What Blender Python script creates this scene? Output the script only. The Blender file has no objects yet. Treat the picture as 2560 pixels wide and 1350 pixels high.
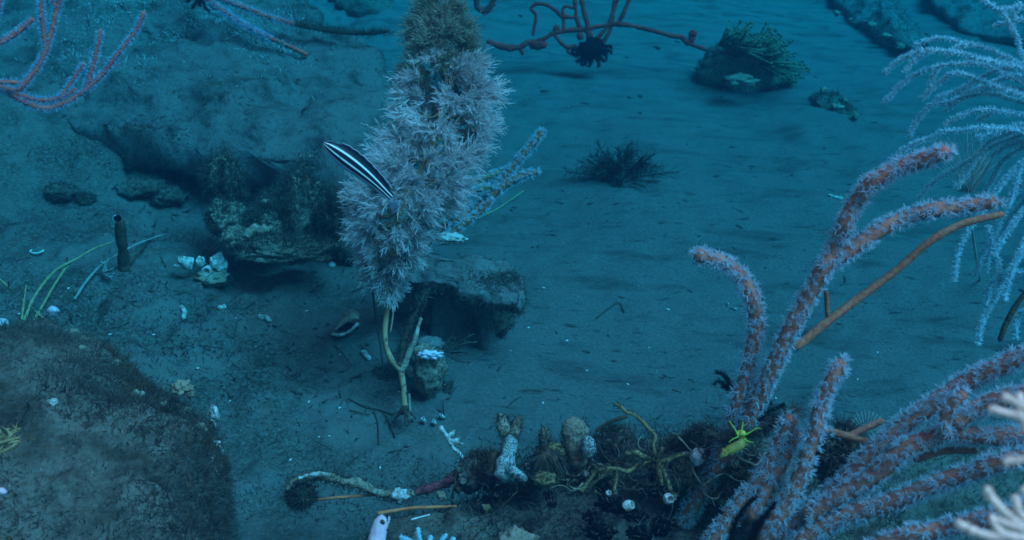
import bpy, bmesh, math
import numpy as np
from mathutils import Vector, Matrix

rng = np.random.default_rng(7)
S = bpy.context.scene
COL = S.collection

# ---------------------------------------------------------------- camera, water light, exposure
CAM_H, PITCH, HFOV = 0.80, math.radians(28.0), math.radians(50.0)
cam_d = bpy.data.cameras.new("camera")
cam_d.sensor_width = 36.0
cam_d.lens = 18.0 / math.tan(HFOV / 2)
cam_d.clip_start, cam_d.clip_end = 0.02, 100.0
cam_d.dof.use_dof = True
cam_d.dof.focus_distance = 1.25
cam_d.dof.aperture_fstop = (cam_d.lens * 1e-3) / 0.0032
cam = bpy.data.objects.new("camera", cam_d)
cam.location = (0, 0, CAM_H)
cam.rotation_euler = (math.pi / 2 - PITCH, 0, 0)
COL.objects.link(cam)
S.camera = cam

SUN_EL, SUN_AZ = math.radians(58), math.radians(118)     # azimuth from +Y towards +X
W = bpy.data.worlds.new("World"); S.world = W; W.use_nodes = True
wn, wl = W.node_tree.nodes, W.node_tree.links
wn.clear()
sky = wn.new("ShaderNodeTexSky"); sky.sky_type = 'NISHITA'; sky.sun_disc = False
sky.sun_elevation = SUN_EL; sky.sun_rotation = SUN_AZ
tint = wn.new("ShaderNodeMix"); tint.data_type = 'RGBA'; tint.blend_type = 'MULTIPLY'
tint.inputs["Factor"].default_value = 1.0
tint.inputs["B"].default_value = (4.2, 0.46, 0.43, 1)    # sky reddened to make up for red lost in the water volume
bg = wn.new("ShaderNodeBackground"); bg.inputs["Strength"].default_value = 0.14
wo = wn.new("ShaderNodeOutputWorld")
wl.new(sky.outputs["Color"], tint.inputs["A"]); wl.new(tint.outputs["Result"], bg.inputs["Color"])
wl.new(bg.outputs["Background"], wo.inputs["Surface"])

sun_d = bpy.data.lights.new("sun", 'SUN')
sun_d.energy = 4.0; sun_d.angle = math.radians(35); sun_d.color = (0.72, 0.57, 0.98)
sun = bpy.data.objects.new("sun", sun_d)
sdir = Vector((math.sin(SUN_AZ) * math.cos(SUN_EL), math.cos(SUN_AZ) * math.cos(SUN_EL), math.sin(SUN_EL)))
sun.rotation_euler = sdir.to_track_quat('Z', 'Y').to_euler()
sun.location = sdir * 8
COL.objects.link(sun)

S.view_settings.view_transform = 'Standard'; S.view_settings.look = 'None'
S.view_settings.gamma = 1.0; S.view_settings.use_curve_mapping = False
S.view_settings.exposure = 0.38
S.cycles.use_denoising = True
S.cycles.max_bounces = 5; S.cycles.diffuse_bounces = 2; S.cycles.glossy_bounces = 1
S.cycles.transmission_bounces = 2; S.cycles.volume_bounces = 1; S.cycles.transparent_max_bounces = 8
S.cycles.use_adaptive_sampling = True; S.cycles.adaptive_threshold = 0.02
S.cycles.caustics_reflective = False; S.cycles.caustics_refractive = False

# ---------------------------------------------------------------- geometry helpers
FPX = 1280.0 / math.tan(HFOV / 2)
CAM = np.array([0, 0, CAM_H])
FWD = np.array([0, math.cos(PITCH), -math.sin(PITCH)])
UPV = np.array([0, math.sin(PITCH), math.cos(PITCH)])
RGT = np.array([1.0, 0, 0])

def ray(px, py):
    v = FWD * FPX + RGT * (px - 1280.0) + UPV * (675.0 - py)
    return v / np.linalg.norm(v)
def at(px, py, d):
    return CAM + ray(px, py) * d
def mpp(d):                      # metres per photo pixel at distance d
    return d / FPX

def norm(v):
    return v / np.maximum(np.linalg.norm(v, axis=-1, keepdims=True), 1e-9)

def _hash(i, j, k, seed):
    h = (i * 374761393 + j * 668265263 + k * 2147483647 + seed * 974634777) & 0xFFFFFFFF
    h = ((h ^ (h >> 13)) * 1274126177) & 0xFFFFFFFF
    h = h ^ (h >> 16)
    return (h & 0xFFFF) / 32767.5 - 1.0
def vnoise(p, seed=0):
    p = np.asarray(p, float)
    f = np.floor(p); i = f.astype(np.int64); t = p - f
    t = t * t * (3 - 2 * t)
    r = 0
    for a in (0, 1):
        wa = t[..., 0] if a else 1 - t[..., 0]
        for b in (0, 1):
            wb = t[..., 1] if b else 1 - t[..., 1]
            for c in (0, 1):
                wc = t[..., 2] if c else 1 - t[..., 2]
                r = r + wa * wb * wc * _hash(i[..., 0] + a, i[..., 1] + b, i[..., 2] + c, seed)
    return r
def fbm(p, seed=0, octv=4):
    r, a = 0, 1.0
    p = np.asarray(p, float)
    for o in range(octv):
        r = r + a * vnoise(p * 2 ** o + 17.3 * o, seed + o); a *= 0.5
    return r

OFF = {}                         # world offset of each object's origin
def new_mesh(name, V, tris=None, quads=None, mat=None, smooth=True):
    V = np.asarray(V, np.float32)
    me = bpy.data.meshes.new(name)
    nt = 0 if tris is None else len(tris); nq = 0 if quads is None else len(quads)
    loops = []
    if nt: loops.append(np.asarray(tris, np.int32).ravel())
    if nq: loops.append(np.asarray(quads, np.int32).ravel())
    lv = np.concatenate(loops)
    st = np.concatenate([np.arange(nt) * 3, nt * 3 + np.arange(nq) * 4]).astype(np.int32)
    me.vertices.add(len(V)); me.vertices.foreach_set("co", V.ravel())
    me.loops.add(len(lv)); me.loops.foreach_set("vertex_index", lv)
    me.polygons.add(nt + nq); me.polygons.foreach_set("loop_start", st)
    me.polygons.foreach_set("use_smooth", np.full(nt + nq, smooth, bool))
    me.update(calc_edges=True)
    if mat: me.materials.append(mat)
    return me

def link(name, data, base, parent=None):
    o = bpy.data.objects.new(name, data)
    base = np.asarray(base, float)
    if parent is not None:
        o.parent = parent; o.location = base - OFF[parent.name]
    else:
        o.location = base
    COL.objects.link(o)
    OFF[o.name] = base
    return o
def tag(o, label=None, cat=None, group=None, kind=None):
    if label: o["label"] = label
    if cat: o["category"] = cat
    if group: o["group"] = group
    if kind: o["kind"] = kind
    return o
def thing(name, label, cat, base, group=None):
    return tag(link(name, None, base), label, cat, group)
def part(name, geo, mat, parent, smooth=True, kind=None, label=None):
    V, t, q = geo
    base = OFF[parent.name]
    o = link(name, new_mesh(name, V - base, t, q, mat, smooth), base, parent)
    return tag(o, label, kind=kind)
def single(name, geo, mat, label, cat, base, group=None, smooth=True, kind=None):
    V, t, q = geo
    base = np.asarray(base, float)
    o = link(name, new_mesh(name, V - base, t, q, mat, smooth), base)
    return tag(o, label, cat, group, kind)

def merge(*geos):
    Vs, ts, qs, n = [], [], [], 0
    for V, t, q in geos:
        Vs.append(V)
        if t is not None and len(t): ts.append(np.asarray(t) + n)
        if q is not None and len(q): qs.append(np.asarray(q) + n)
        n += len(V)
    return (np.concatenate(Vs), np.concatenate(ts) if ts else None, np.concatenate(qs) if qs else None)

def smooth_path(pts, n):
    """Catmull-Rom through points (any columns), n samples evenly by length"""
    P = np.asarray(pts, float)
    if len(P) == 2:
        t = np.linspace(0, 1, n)[:, None]; return P[0] * (1 - t) + P[1] * t
    Q = np.vstack([2 * P[0] - P[1], P, 2 * P[-1] - P[-2]])
    out = []
    for i in range(1, len(Q) - 2):
        t = np.linspace(0, 1, 16, endpoint=False)[:, None]
        a, b, c, d = Q[i - 1], Q[i], Q[i + 1], Q[i + 2]
        out.append(0.5 * (2 * b + (c - a) * t + (2 * a - 5 * b + 4 * c - d) * t ** 2 + (3 * b - a - 3 * c + d) * t ** 3))
    out.append(P[-1:]); C = np.vstack(out)
    L = np.concatenate([[0], np.cumsum(np.linalg.norm(np.diff(C[:, :3], axis=0), axis=1))])
    s = np.linspace(0, L[-1], n)
    return np.stack([np.interp(s, L, C[:, k]) for k in range(C.shape[1])], 1)

def frames(P):
    T = norm(np.gradient(P, axis=0))
    U = np.zeros_like(T)
    ref = np.array([0.13, 0.2, 0.97]) if abs(T[0, 2]) < 0.9 else np.array([1.0, 0.1, 0])
    u = np.cross(T[0], ref); u /= np.linalg.norm(u)
    for i in range(len(T)):
        u = u - T[i] * (u @ T[i]); u /= max(np.linalg.norm(u), 1e-9); U[i] = u
    return T, U, np.cross(T, U)

def tube(P, R, ns=10, lump=0.0, lscale=60.0, seed=0, cap=True):
    P = np.asarray(P, float); K = len(P)
    R = np.broadcast_to(np.asarray(R, float), (K,)).copy()
    T, U, Vv = frames(P)
    a = np.linspace(0, 2 * np.pi, ns, endpoint=False)
    D = U[:, None] * np.cos(a)[None, :, None] + Vv[:, None] * np.sin(a)[None, :, None]
    V = P[:, None] + D * R[:, None, None]
    if lump:
        V = V + D * (fbm(V * lscale, seed, 3) * lump)[..., None] * R[:, None, None]
    V = V.reshape(-1, 3)
    i = np.arange(K - 1)[:, None] * ns; j = np.arange(ns)[None]; jn = (j + 1) % ns
    q = np.stack([i + j, i + jn, i + ns + jn, i + ns + j], -1).reshape(-1, 4)
    tr = None
    if cap:
        e0, e1 = P[0] - T[0] * R[0] * 0.7, P[-1] + T[-1] * R[-1] * 0.7
        n = len(V); V = np.vstack([V, e0, e1]); jj = np.arange(ns); jm = (jj + 1) % ns
        tr = np.vstack([np.stack([np.full(ns, n), jm, jj], 1),
                        np.stack([np.full(ns, n + 1), (K - 1) * ns + jj, (K - 1) * ns + jm], 1)])
    return V, tr, q

def batch_tubes(P, R, ns=3):
    """P (N,K,3), R (N,K): many thin open tubes at once"""
    N, K, _ = P.shape
    T = norm(np.gradient(P, axis=1))
    ref = norm(rng.normal(size=(N, 1, 3)))
    U = norm(np.cross(T, np.broadcast_to(ref, T.shape))); Vv = np.cross(T, U)
    a = np.linspace(0, 2 * np.pi, ns, endpoint=False)
    V = P[:, :, None] + (U[:, :, None] * np.cos(a)[None, None, :, None] + Vv[:, :, None] * np.sin(a)[None, None, :, None]) * R[:, :, None, None]
    b = (np.arange(N) * K * ns)[:, None, None]; i = (np.arange(K - 1) * ns)[None, :, None]
    j = np.arange(ns)[None, None]; jn = (j + 1) % ns
    q = np.stack([b + i + j, b + i + jn, b + i + ns + jn, b + i + ns + j], -1).reshape(-1, 4)
    return V.reshape(-1, 3), None, q

def batch_spikes(B, D, L, Wd):
    """N slim three-sided spikes"""
    N = len(B); D = norm(D)
    U = norm(np.cross(D, norm(rng.normal(size=(N, 3))))); Vv = np.cross(D, U)
    L = np.broadcast_to(L, (N,))[:, None]; Wd = np.broadcast_to(Wd, (N,))[:, None]
    V = np.empty((N, 4, 3))
    for k in range(3):
        a = 2 * math.pi * k / 3
        V[:, k] = B + (U * math.cos(a) + Vv * math.sin(a)) * Wd
    V[:, 3] = B + D * L
    n = (np.arange(N) * 4)[:, None]
    t = np.concatenate([n + [[0, 1, 3]], n + [[1, 2, 3]], n + [[2, 0, 3]]])
    return V.reshape(-1, 3), t, None

def batch_blades(B, D, L, Wd, bend):
    """N bent flat blades (algae threads)"""
    N = len(B); D = norm(D)
    side = norm(np.cross(D, norm(rng.normal(size=(N, 3)))))
    L = np.broadcast_to(L, (N,))[:, None]; Wd = np.broadcast_to(Wd, (N,))[:, None]
    V = np.empty((N, 5, 3)); M = B + D * L * 0.5 + bend * L * 0.15
    V[:, 0] = B - side * Wd; V[:, 1] = B + side * Wd
    V[:, 2] = M + side * Wd * .7; V[:, 3] = M - side * Wd * .7
    V[:, 4] = B + D * L * 0.9 + bend * L * 0.6
    n = (np.arange(N) * 5)[:, None]
    return V.reshape(-1, 3), np.concatenate([n + [[3, 2, 4]]]), np.concatenate([n + [[0, 1, 2, 3]]])

def tri_list(geo):
    V, t, q = geo
    L = []
    if t is not None: L.append(np.asarray(t))
    if q is not None: q = np.asarray(q); L += [q[:, [0, 1, 2]], q[:, [0, 2, 3]]]
    return np.concatenate(L)
def scatter(geo, n, flt=None, seed=0):
    """n area-weighted points on a surface with normals"""
    r = np.random.default_rng(seed)
    V = geo[0]; T = tri_list(geo)
    A, B, C = V[T[:, 0]], V[T[:, 1]], V[T[:, 2]]
    N = np.cross(B - A, C - A); ar = np.linalg.norm(N, axis=1); N = N / np.maximum(ar, 1e-12)[:, None]
    w = ar.copy()
    if flt is not None: w = w * flt((A + B + C) / 3, N)
    if w.sum() <= 0: return np.zeros((0, 3)), np.zeros((0, 3))
    k = r.choice(len(T), n, p=w / w.sum())
    u = r.random((n, 1)); v = r.random((n, 1)); m = (u + v) > 1
    u = np.where(m, 1 - u, u); v = np.where(m, 1 - v, v)
    return A[k] + u * (B[k] - A[k]) + v * (C[k] - A[k]), N[k]
def turf(geo, n, L, wd, flt=None, seed=0, up=0.3, spread=0.95):
    n = int(n * 1.5)
    P, N = scatter(geo, n, flt, seed)
    m = len(P)
    D = norm(N + rng.normal(size=(m, 3)) * spread + np.array([0, 0, up]))
    L = L * rng.uniform(.4, 1.3, m)
    L = L * .62
    return batch_blades(P - N * 0.001, D, L, wd * rng.uniform(.6, 1.3, m), rng.normal(size=(m, 3)) * 1.1)

def ico(center, rad, sub=4, amp=0.2, sc=3.0, seed=0, octv=4, squash=None):
    bm = bmesh.new(); bmesh.ops.create_icosphere(bm, subdivisions=sub, radius=1.0)
    V = np.array([v.co[:] for v in bm.verts]); T = np.array([[v.index for v in f.verts] for f in bm.faces]); bm.free()
    V = V * (1 + amp * fbm(V * sc, seed, octv))[:, None]
    V = V * np.asarray(rad) + np.asarray(center)
    return V, T, None

# ---------------------------------------------------------------- materials
def mat(name, c1, c2=None, scale=60.0, c3=None, rough=0.85, bump=0.0, bscale=None, trans=0.0, clear=0.0, lo=.38, hi=.62, spec=0.15, detail=5.0):
    m = bpy.data.materials.new(name); m.use_nodes = True
    n, l = m.node_tree.nodes, m.node_tree.links
    p = n["Principled BSDF"]; out = n["Material Output"]
    p.inputs["Roughness"].default_value = rough
    p.inputs["Specular IOR Level"].default_value = spec
    tc = n.new("ShaderNodeTexCoord")
    if c2:
        nz = n.new("ShaderNodeTexNoise"); nz.inputs["Scale"].default_value = scale; nz.inputs["Detail"].default_value = detail
        cr = n.new("ShaderNodeValToRGB"); e = cr.color_ramp.elements
        e[0].position, e[0].color = lo, (*c1, 1); e[1].position, e[1].color = hi, (*c2, 1)
        if c3:
            x = e.new(min(hi + .1, .95)); x.color = (*c3, 1)
        l.new(tc.outputs["Object"], nz.inputs["Vector"]); l.new(nz.outputs["Fac"], cr.inputs["Fac"])
        col = cr.outputs["Color"]; l.new(col, p.inputs["Base Color"])
    else:
        p.inputs["Base Color"].default_value = (*c1, 1); col = None
    if bump:
        nb = n.new("ShaderNodeTexNoise"); nb.inputs["Scale"].default_value = bscale or scale * 4; nb.inputs["Detail"].default_value = 4
        b = n.new("ShaderNodeBump"); b.inputs["Strength"].default_value = bump; b.inputs["Distance"].default_value = 0.004
        l.new(tc.outputs["Object"], nb.inputs["Vector"]); l.new(nb.outputs["Fac"], b.inputs["Height"]); l.new(b.outputs["Normal"], p.inputs["Normal"])
    if trans:
        t = n.new("ShaderNodeBsdfTranslucent"); mx = n.new("ShaderNodeMixShader"); mx.inputs[0].default_value = trans
        if col: l.new(col, t.inputs["Color"])
        else: t.inputs["Color"].default_value = (*c1, 1)
        l.new(p.outputs[0], mx.inputs[1]); l.new(t.outputs[0], mx.inputs[2]); l.new(mx.outputs[0], out.inputs["Surface"])
    if clear:
        src = out.inputs["Surface"].links[0].from_socket
        tb = n.new("ShaderNodeBsdfTransparent"); mc = n.new("ShaderNodeMixShader"); mc.inputs[0].default_value = clear
        l.new(src, mc.inputs[1]); l.new(tb.outputs[0], mc.inputs[2]); l.new(mc.outputs[0], out.inputs["Surface"])
    return m

def ground_mat(name, silt, silt2, film, spots, crust, fscale=6.0, fine=260.0, stretch=None, filmamt=.5, crustpos=.68, bump=.5, speck=True, bank=False):
    """silt with dark film patches, fine grain, pale specks"""
    m = bpy.data.materials.new(name); m.use_nodes = True
    n, l = m.node_tree.nodes, m.node_tree.links
    p = n["Principled BSDF"]; p.inputs["Roughness"].default_value = .95; p.inputs["Specular IOR Level"].default_value = .05
    tc = n.new("ShaderNodeTexCoord"); base = tc.outputs["Object"]
    mp = n.new("ShaderNodeMapping"); l.new(base, mp.inputs["Vector"])
    if stretch:
        mp.inputs["Rotation"].default_value = (0, 0, stretch[0]); mp.inputs["Scale"].default_value = stretch[1]
    def noise(vec, sc, det=5, rough=.6):
        z = n.new("ShaderNodeTexNoise"); z.inputs["Scale"].default_value = sc; z.inputs["Detail"].default_value = det
        z.inputs["Roughness"].default_value = rough; l.new(vec, z.inputs["Vector"]); return z.outputs["Fac"]
    def ramp(f, a, b):
        r = n.new("ShaderNodeMapRange"); r.inputs["From Min"].default_value = a; r.inputs["From Max"].default_value = b
        l.new(f, r.inputs["Value"]); return r.outputs["Result"]
    def mix(f, A, B):
        x = n.new("ShaderNodeMix"); x.data_type = 'RGBA'; l.new(f, x.inputs["Factor"])
        for s, v in (("A", A), ("B", B)):
            if isinstance(v, tuple): x.inputs[s].default_value = (*v, 1)
            else: l.new(v, x.inputs[s])
        return x.outputs["Result"]
    c = mix(ramp(noise(base, fine, 3), .35, .65), silt, silt2)
    c = mix(ramp(noise(mp.outputs["Vector"], fscale, 7, .65), .62 - filmamt * .2, .80 - filmamt * .2), c, film)
    c = mix(ramp(noise(mp.outputs["Vector"], fscale * 5.3, 4), .60, .72), c, spots)
    c = mix(ramp(noise(base, fscale * 2.1, 6, .7), crustpos, crustpos + .06), c, crust)
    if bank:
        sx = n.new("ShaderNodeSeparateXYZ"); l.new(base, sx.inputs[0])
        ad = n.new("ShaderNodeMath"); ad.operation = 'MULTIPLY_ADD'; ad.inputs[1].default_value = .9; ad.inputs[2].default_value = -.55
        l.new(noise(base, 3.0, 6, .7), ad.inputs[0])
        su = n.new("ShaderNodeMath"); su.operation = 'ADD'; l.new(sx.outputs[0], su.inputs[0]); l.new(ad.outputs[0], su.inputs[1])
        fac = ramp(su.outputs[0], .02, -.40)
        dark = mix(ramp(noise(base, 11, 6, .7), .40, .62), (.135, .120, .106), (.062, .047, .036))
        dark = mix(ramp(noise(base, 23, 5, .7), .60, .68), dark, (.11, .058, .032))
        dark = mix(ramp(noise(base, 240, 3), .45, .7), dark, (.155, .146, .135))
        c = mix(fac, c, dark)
        fy = ramp(sx.outputs[1], 1.7, 3.0)      # sand painted paler with distance, standing in for haze brightness
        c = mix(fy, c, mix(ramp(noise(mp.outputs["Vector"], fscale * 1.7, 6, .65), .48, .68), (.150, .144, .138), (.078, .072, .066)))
    if speck:
        v = n.new("ShaderNodeTexVoronoi"); v.inputs["Scale"].default_value = 190; l.new(base, v.inputs["Vector"])
        s = n.new("ShaderNodeMath"); s.operation = 'LESS_THAN'; s.inputs[1].default_value = .09; l.new(v.outputs["Distance"], s.inputs[0])
        w = n.new("ShaderNodeSeparateColor"); l.new(v.outputs["Color"], w.inputs[0])
        g = n.new("ShaderNodeMath"); g.operation = 'GREATER_THAN'; g.inputs[1].default_value = .86; l.new(w.outputs[0], g.inputs[0])
        k = n.new("ShaderNodeMath"); k.operation = 'MULTIPLY'; l.new(s.outputs[0], k.inputs[0]); l.new(g.outputs[0], k.inputs[1])
        c = mix(k.outputs[0], c, (.45, .46, .45))
    l.new(c, p.inputs["Base Color"])
    b = n.new("ShaderNodeBump"); b.inputs["Strength"].default_value = bump; b.inputs["Distance"].default_value = .003
    l.new(noise(base, 170, 5, .7), b.inputs["Height"]); l.new(b.outputs["Normal"], p.inputs["Normal"])
    return m

M = {}
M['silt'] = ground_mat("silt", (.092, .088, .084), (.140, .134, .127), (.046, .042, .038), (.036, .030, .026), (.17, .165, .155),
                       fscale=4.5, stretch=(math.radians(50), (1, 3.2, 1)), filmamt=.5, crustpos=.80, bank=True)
M['pale_silt'] = ground_mat("pale_silt", (.14, .135, .125), (.20, .19, .18), (.07, .062, .052), (.05, .042, .034), (.24, .23, .21), fscale=14, filmamt=.6, crustpos=.72, bump=.8)  # silt lightened so the slab's sunlit top is put into its colour
M['rock'] = ground_mat("silted_rock", (.130, .104, .082), (.190, .160, .132), (.055, .040, .028), (.140, .066, .032), (.20, .145, .10),
                       fscale=15, filmamt=.8, crustpos=.66, bump=1.0)
M['ledge'] = ground_mat("silted_ledge", (.110, .105, .098), (.155, .148, .140), (.050, .042, .034), (.060, .038, .026), (.22, .19, .16),
                       fscale=12, filmamt=.6, crustpos=.72, bump=.9)
M['crust'] = ground_mat("encrusted_rock", (.22, .17, .125), (.36, .28, .21), (.15, .095, .065), (.11, .068, .045), (.50, .46, .42),
                       fscale=18, filmamt=.7, crustpos=.60, bump=1.0)
M['turf'] = mat("brown_turf", (.070, .054, .040), (.135, .120, .100), 30, (.20, .195, .18), trans=.3)
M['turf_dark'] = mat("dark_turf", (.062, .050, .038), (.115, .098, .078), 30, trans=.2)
M['turf_rust'] = mat("rusty_turf", (.14, .062, .030), (.085, .055, .038), 35, trans=.2)
M['core'] = mat("sea_whip_bark", (.38, .135, .095), (.50, .20, .14), 120, rough=.75, bump=.5)
M['core_far'] = mat("sea_whip_bark_pink", (.78, .085, .065), (.88, .14, .09), 90, rough=.75)
M['polyp'] = mat("pale_polyp", (.56, .72, .82), (.68, .84, .92), 40, trans=.55, clear=.38, rough=.6)
M['polyp_far'] = mat("pale_small_polyp", (.46, .62, .80), (.58, .76, .90), 40, trans=.5, clear=.2)
M['bare'] = mat("bare_brown_bark", (.34, .105, .058), (.44, .19, .11), 300, rough=.85, bump=.4)
M['bush'] = mat("lilac_white_polyps", (.78, .68, .68), (.92, .85, .84), 14, trans=.5)
M['bush_olive'] = mat("olive_tip_polyps", (.24, .235, .165), (.42, .42, .33), 30, trans=.25)  # olive colour for the sprays near the crown's tip
M['stem'] = mat("tan_stem", (.48, .24, .13), (.58, .31, .17), 60, rough=.7)
M['white'] = mat("white_coral_polyps", (.48, .84, .92), (.60, .92, .97), 40, trans=.55)
M['white_core'] = mat("pale_coral_axis", (.42, .46, .48))
M['cream'] = mat("cream_coral", (.58, .72, .56), (.68, .80, .66), 60, rough=.7)
M['red'] = mat("red_sponge", (.60, .030, .022), (.80, .060, .040), 40, rough=.85, bump=.6)
M['black'] = mat("black_animal", (.002, .002, .002), (.005, .005, .006), 60, rough=.8, spec=.02)
M['soft'] = mat("olive_soft_coral", (.115, .12, .075), (.18, .185, .12), 40)
M['ochre'] = mat("ochre_sponge", (.19, .125, .055), (.32, .22, .10), 60, rough=.9, bump=.5)
M['yellow'] = mat("yellow_skin", (.58, .47, .07), (.72, .62, .18), 80, rough=.6)
M['lime'] = mat("lime_tentacle", (.34, .60, .08))
M['pink'] = mat("pink_sponge", (.66, .40, .46), (.78, .56, .60), 50, rough=.8, bump=.4)
M['crimson'] = mat("crimson_sponge", (.36, .05, .07), (.46, .10, .11), 60, rough=.8, bump=.5)
M['shell'] = mat("chalky_shell", (.66, .63, .60), (.40, .34, .29), 160, (.24, .16, .11), rough=.8, bump=.6, lo=.42, hi=.58)
M['shell_clean'] = mat("white_shell", (.70, .69, .67), (.52, .50, .46), 200)
M['tan'] = mat("tan_crust", (.24, .17, .115), (.38, .29, .21), 70, (.52, .46, .40), rough=.9, bump=.8)
M['aqua'] = mat("pale_aqua_sponge", (.32, .38, .37), (.50, .56, .54), 120, rough=.9, bump=.8)
M['brown'] = mat("brown_tube", (.085, .045, .028), (.13, .075, .05), 70, rough=.9, bump=.6)
M['whip'] = mat("yellow_brown_whip", (.26, .20, .09), (.36, .30, .16), 200)
M['orange'] = mat("orange_whip", (.66, .13, .05), (.74, .22, .09), 150)
M['debris'] = mat("dark_debris", (.035, .028, .022), (.07, .055, .045), 90)
M['lilac_crust'] = mat("lilac_crust", (.62, .52, .64), (.74, .66, .74), 120, rough=.9)
M['hydroid'] = mat("pale_hydroid", (.32, .36, .33), (.46, .50, .46), 60, trans=.4)

# ---------------------------------------------------------------- seabed
def on_plane(px, py, z0, y0=0, s=0):
    """ray meets the plane z = z0 + s (y - y0)"""
    r = ray(px, py)
    d = (z0 - s * y0 - CAM_H) / (r[2] - s * r[1])
    return CAM + r * d
BANK = on_plane(120, 340, .10)
def sstep(a, b, x):
    t = np.clip((x - a) / (b - a), 0, 1); return t * t * (3 - 2 * t)
def hgt(x, y):
    x = np.asarray(x, float); y = np.asarray(y, float)
    z = 0.015 * (y - 1.5) - 0.02 * np.clip(x, -2, 3)
    z = z + 0.10 * sstep(-0.15, -1.0, x) * sstep(3.2, 1.4, y)          # the left side is banked up
    z = z + 0.10 * np.exp(-((x - BANK[0]) / .27) ** 4 - ((y - BANK[1]) / .18) ** 2)      # silt drifted against the ledge
    p = np.stack([x, y, 0 * x], -1)
    z = z + 0.030 * vnoise(p * 1.3, 3) + 0.012 * vnoise(p * 4.1, 5)
    u = (x * 0.76 + y * 0.65)                                         # low ripples running down the slope
    wv = u * 46 + 2.2 * vnoise(p * 2.6, 9) * 2
    z = z + 0.0030 * np.sin(wv) * (0.5 + 0.5 * vnoise(p * 2.0, 11)) * sstep(-.5, .3, x)
    q = np.stack([(x * 0.65 - y * 0.76) * 5, u * 17, 0 * x], -1)
    z = z + 0.0045 * vnoise(q, 12) + 0.0035 * fbm(p * 22, 14, 3)
    left = sstep(0.1, -0.5, x)
    z = z + left * (0.026 * np.abs(fbm(p * 6, 21, 4)) + .016 * np.clip(fbm(p * 15, 23, 3), 0, 2) + .005 * fbm(p * 45, 25, 2))
    return z
def hit(px, py, lift=0.0):
    d = np.linspace(.5, 7, 2600); r = ray(px, py)
    Q = CAM + r * d[:, None]
    g = Q[:, 2] - hgt(Q[:, 0], Q[:, 1]) - lift
    k = np.argmax(g < 0)
    if g[k] >= 0: k = len(d) - 1
    return CAM + r * d[k]
def hdist(px, py): return np.linalg.norm(hit(px, py) - CAM)

xs = np.concatenate([-np.geomspace(12, 2.05, 26), np.linspace(-2, 2.2, 640), np.geomspace(2.25, 12, 26)])
ys = np.concatenate([np.linspace(-9, .35, 30), np.geomspace(.4, 4.2, 620), np.geomspace(4.25, 13, 34)])
X, Y = np.meshgrid(xs, ys)
Z = hgt(X, Y)
nx, ny = len(xs), len(ys)
ii = (np.arange(ny - 1)[:, None] * nx + np.arange(nx - 1)[None]).ravel()
q = np.stack([ii, ii + 1, ii + nx + 1, ii + nx], 1)
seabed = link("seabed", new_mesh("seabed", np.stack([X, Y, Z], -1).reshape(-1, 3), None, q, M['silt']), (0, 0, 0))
tag(seabed, "grey blue silty seabed sloping down to the right", kind="structure")

# ---------------------------------------------------------------- rocks
def slab(poly, z0, y0, s, dome=0.03, thick=.10, under=.15, base=.25, n=150, rings=44, amp=.02, seed=1, rough=.012, flare=1.1):
    """a rock whose top has the outline poly (photo pixels on a sloping plane), a rounded lip and an undercut"""
    B = np.array([on_plane(x, y, z0, y0, s) for x, y in poly])
    B = smooth_path(np.vstack([B, B[:1]]), n + 1)[:-1]
    c = B.mean(0)
    prof = [(t, dome * (1 - t ** 2.2)) for t in np.linspace(.03, .97, rings)]
    prof += [(.99, -thick * .06), (1.0, -thick * .22), (1.0, -thick * .45), (1 - under * .12, -thick * .7), (1 - under * .35, -thick * .9), (1 - under * .7, -thick),
             (1 - under, -thick * 1.15), (1 - under * 1.1, -thick * 1.5), (1 - under * flare, -base)]
    V = []
    for t, dz in prof:
        P = c + (B - c) * t
        P = P + np.array([0, 0, dz]); V.append(P)
    V = np.array(V)
    k = len(prof)
    N = V.reshape(-1, 3)
    d = np.stack([fbm(N * 6 + o, seed + o, 4) for o in (0, 31, 57)], -1) * amp
    d2 = np.stack([fbm(N * 26 + o, seed + 7 + o, 4) for o in (0, 31, 57)], -1) * rough
    N = N + d * np.array([.8, .8, 1]) + d2
    i = (np.arange(k - 1)[:, None] * n); j = np.arange(n)[None]; jn = (j + 1) % n
    q = np.stack([i + j, i + n + j, i + n + jn, i + jn], -1).reshape(-1, 4)
    t0 = np.vstack([N, N[:n].mean(0)])
    tr = np.stack([np.full(n, len(N)), np.arange(n), (np.arange(n) + 1) % n], 1)
    V, t, q2 = t0, tr, q
    # outward orientation: the polygon may run either way
    a = B[:, 0]; b = B[:, 1]
    if np.sum(a * np.roll(b, -1) - np.roll(a, -1) * b) < 0:
        t = t[:, ::-1]; q2 = q2[:, ::-1]
    return V, t, q2

# the big silt-covered ledge of the upper left
LEDGE = dict(z0=.145, y0=1.6, s=.11)
g_ledge = slab([(-260, 240), (0, 290), (130, 305), (250, 345), (380, 366), (520, 383), (640, 396), (740, 425), (850, 455), (950, 430), (1020, 330),
                (1020, 235), (985, 185), (920, 110), (840, 55), (700, -60), (300, -170), (-300, -170)],
               thick=.09, under=.48, base=.42, dome=.05, seed=3, n=260, rings=70, amp=.022, **LEDGE)
ledge = thing("rock_ledge", "broad silt covered rock ledge with dark overhang in the upper left", "rock", (-.7, 2.0, .0))
part("ledge_body", g_ledge, M['ledge'], ledge)
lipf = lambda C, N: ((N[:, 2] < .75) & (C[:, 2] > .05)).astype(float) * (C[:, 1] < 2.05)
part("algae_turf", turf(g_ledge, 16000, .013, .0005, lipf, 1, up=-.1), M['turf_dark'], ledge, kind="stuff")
topf = lambda C, N: (N[:, 2] > .7) * np.clip(vnoise(C * 5, 77) - .15, 0, 1)
part("algae_turf", turf(g_ledge, 12000, .009, .0005, topf, 2), M['turf'], ledge, kind="stuff")
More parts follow.
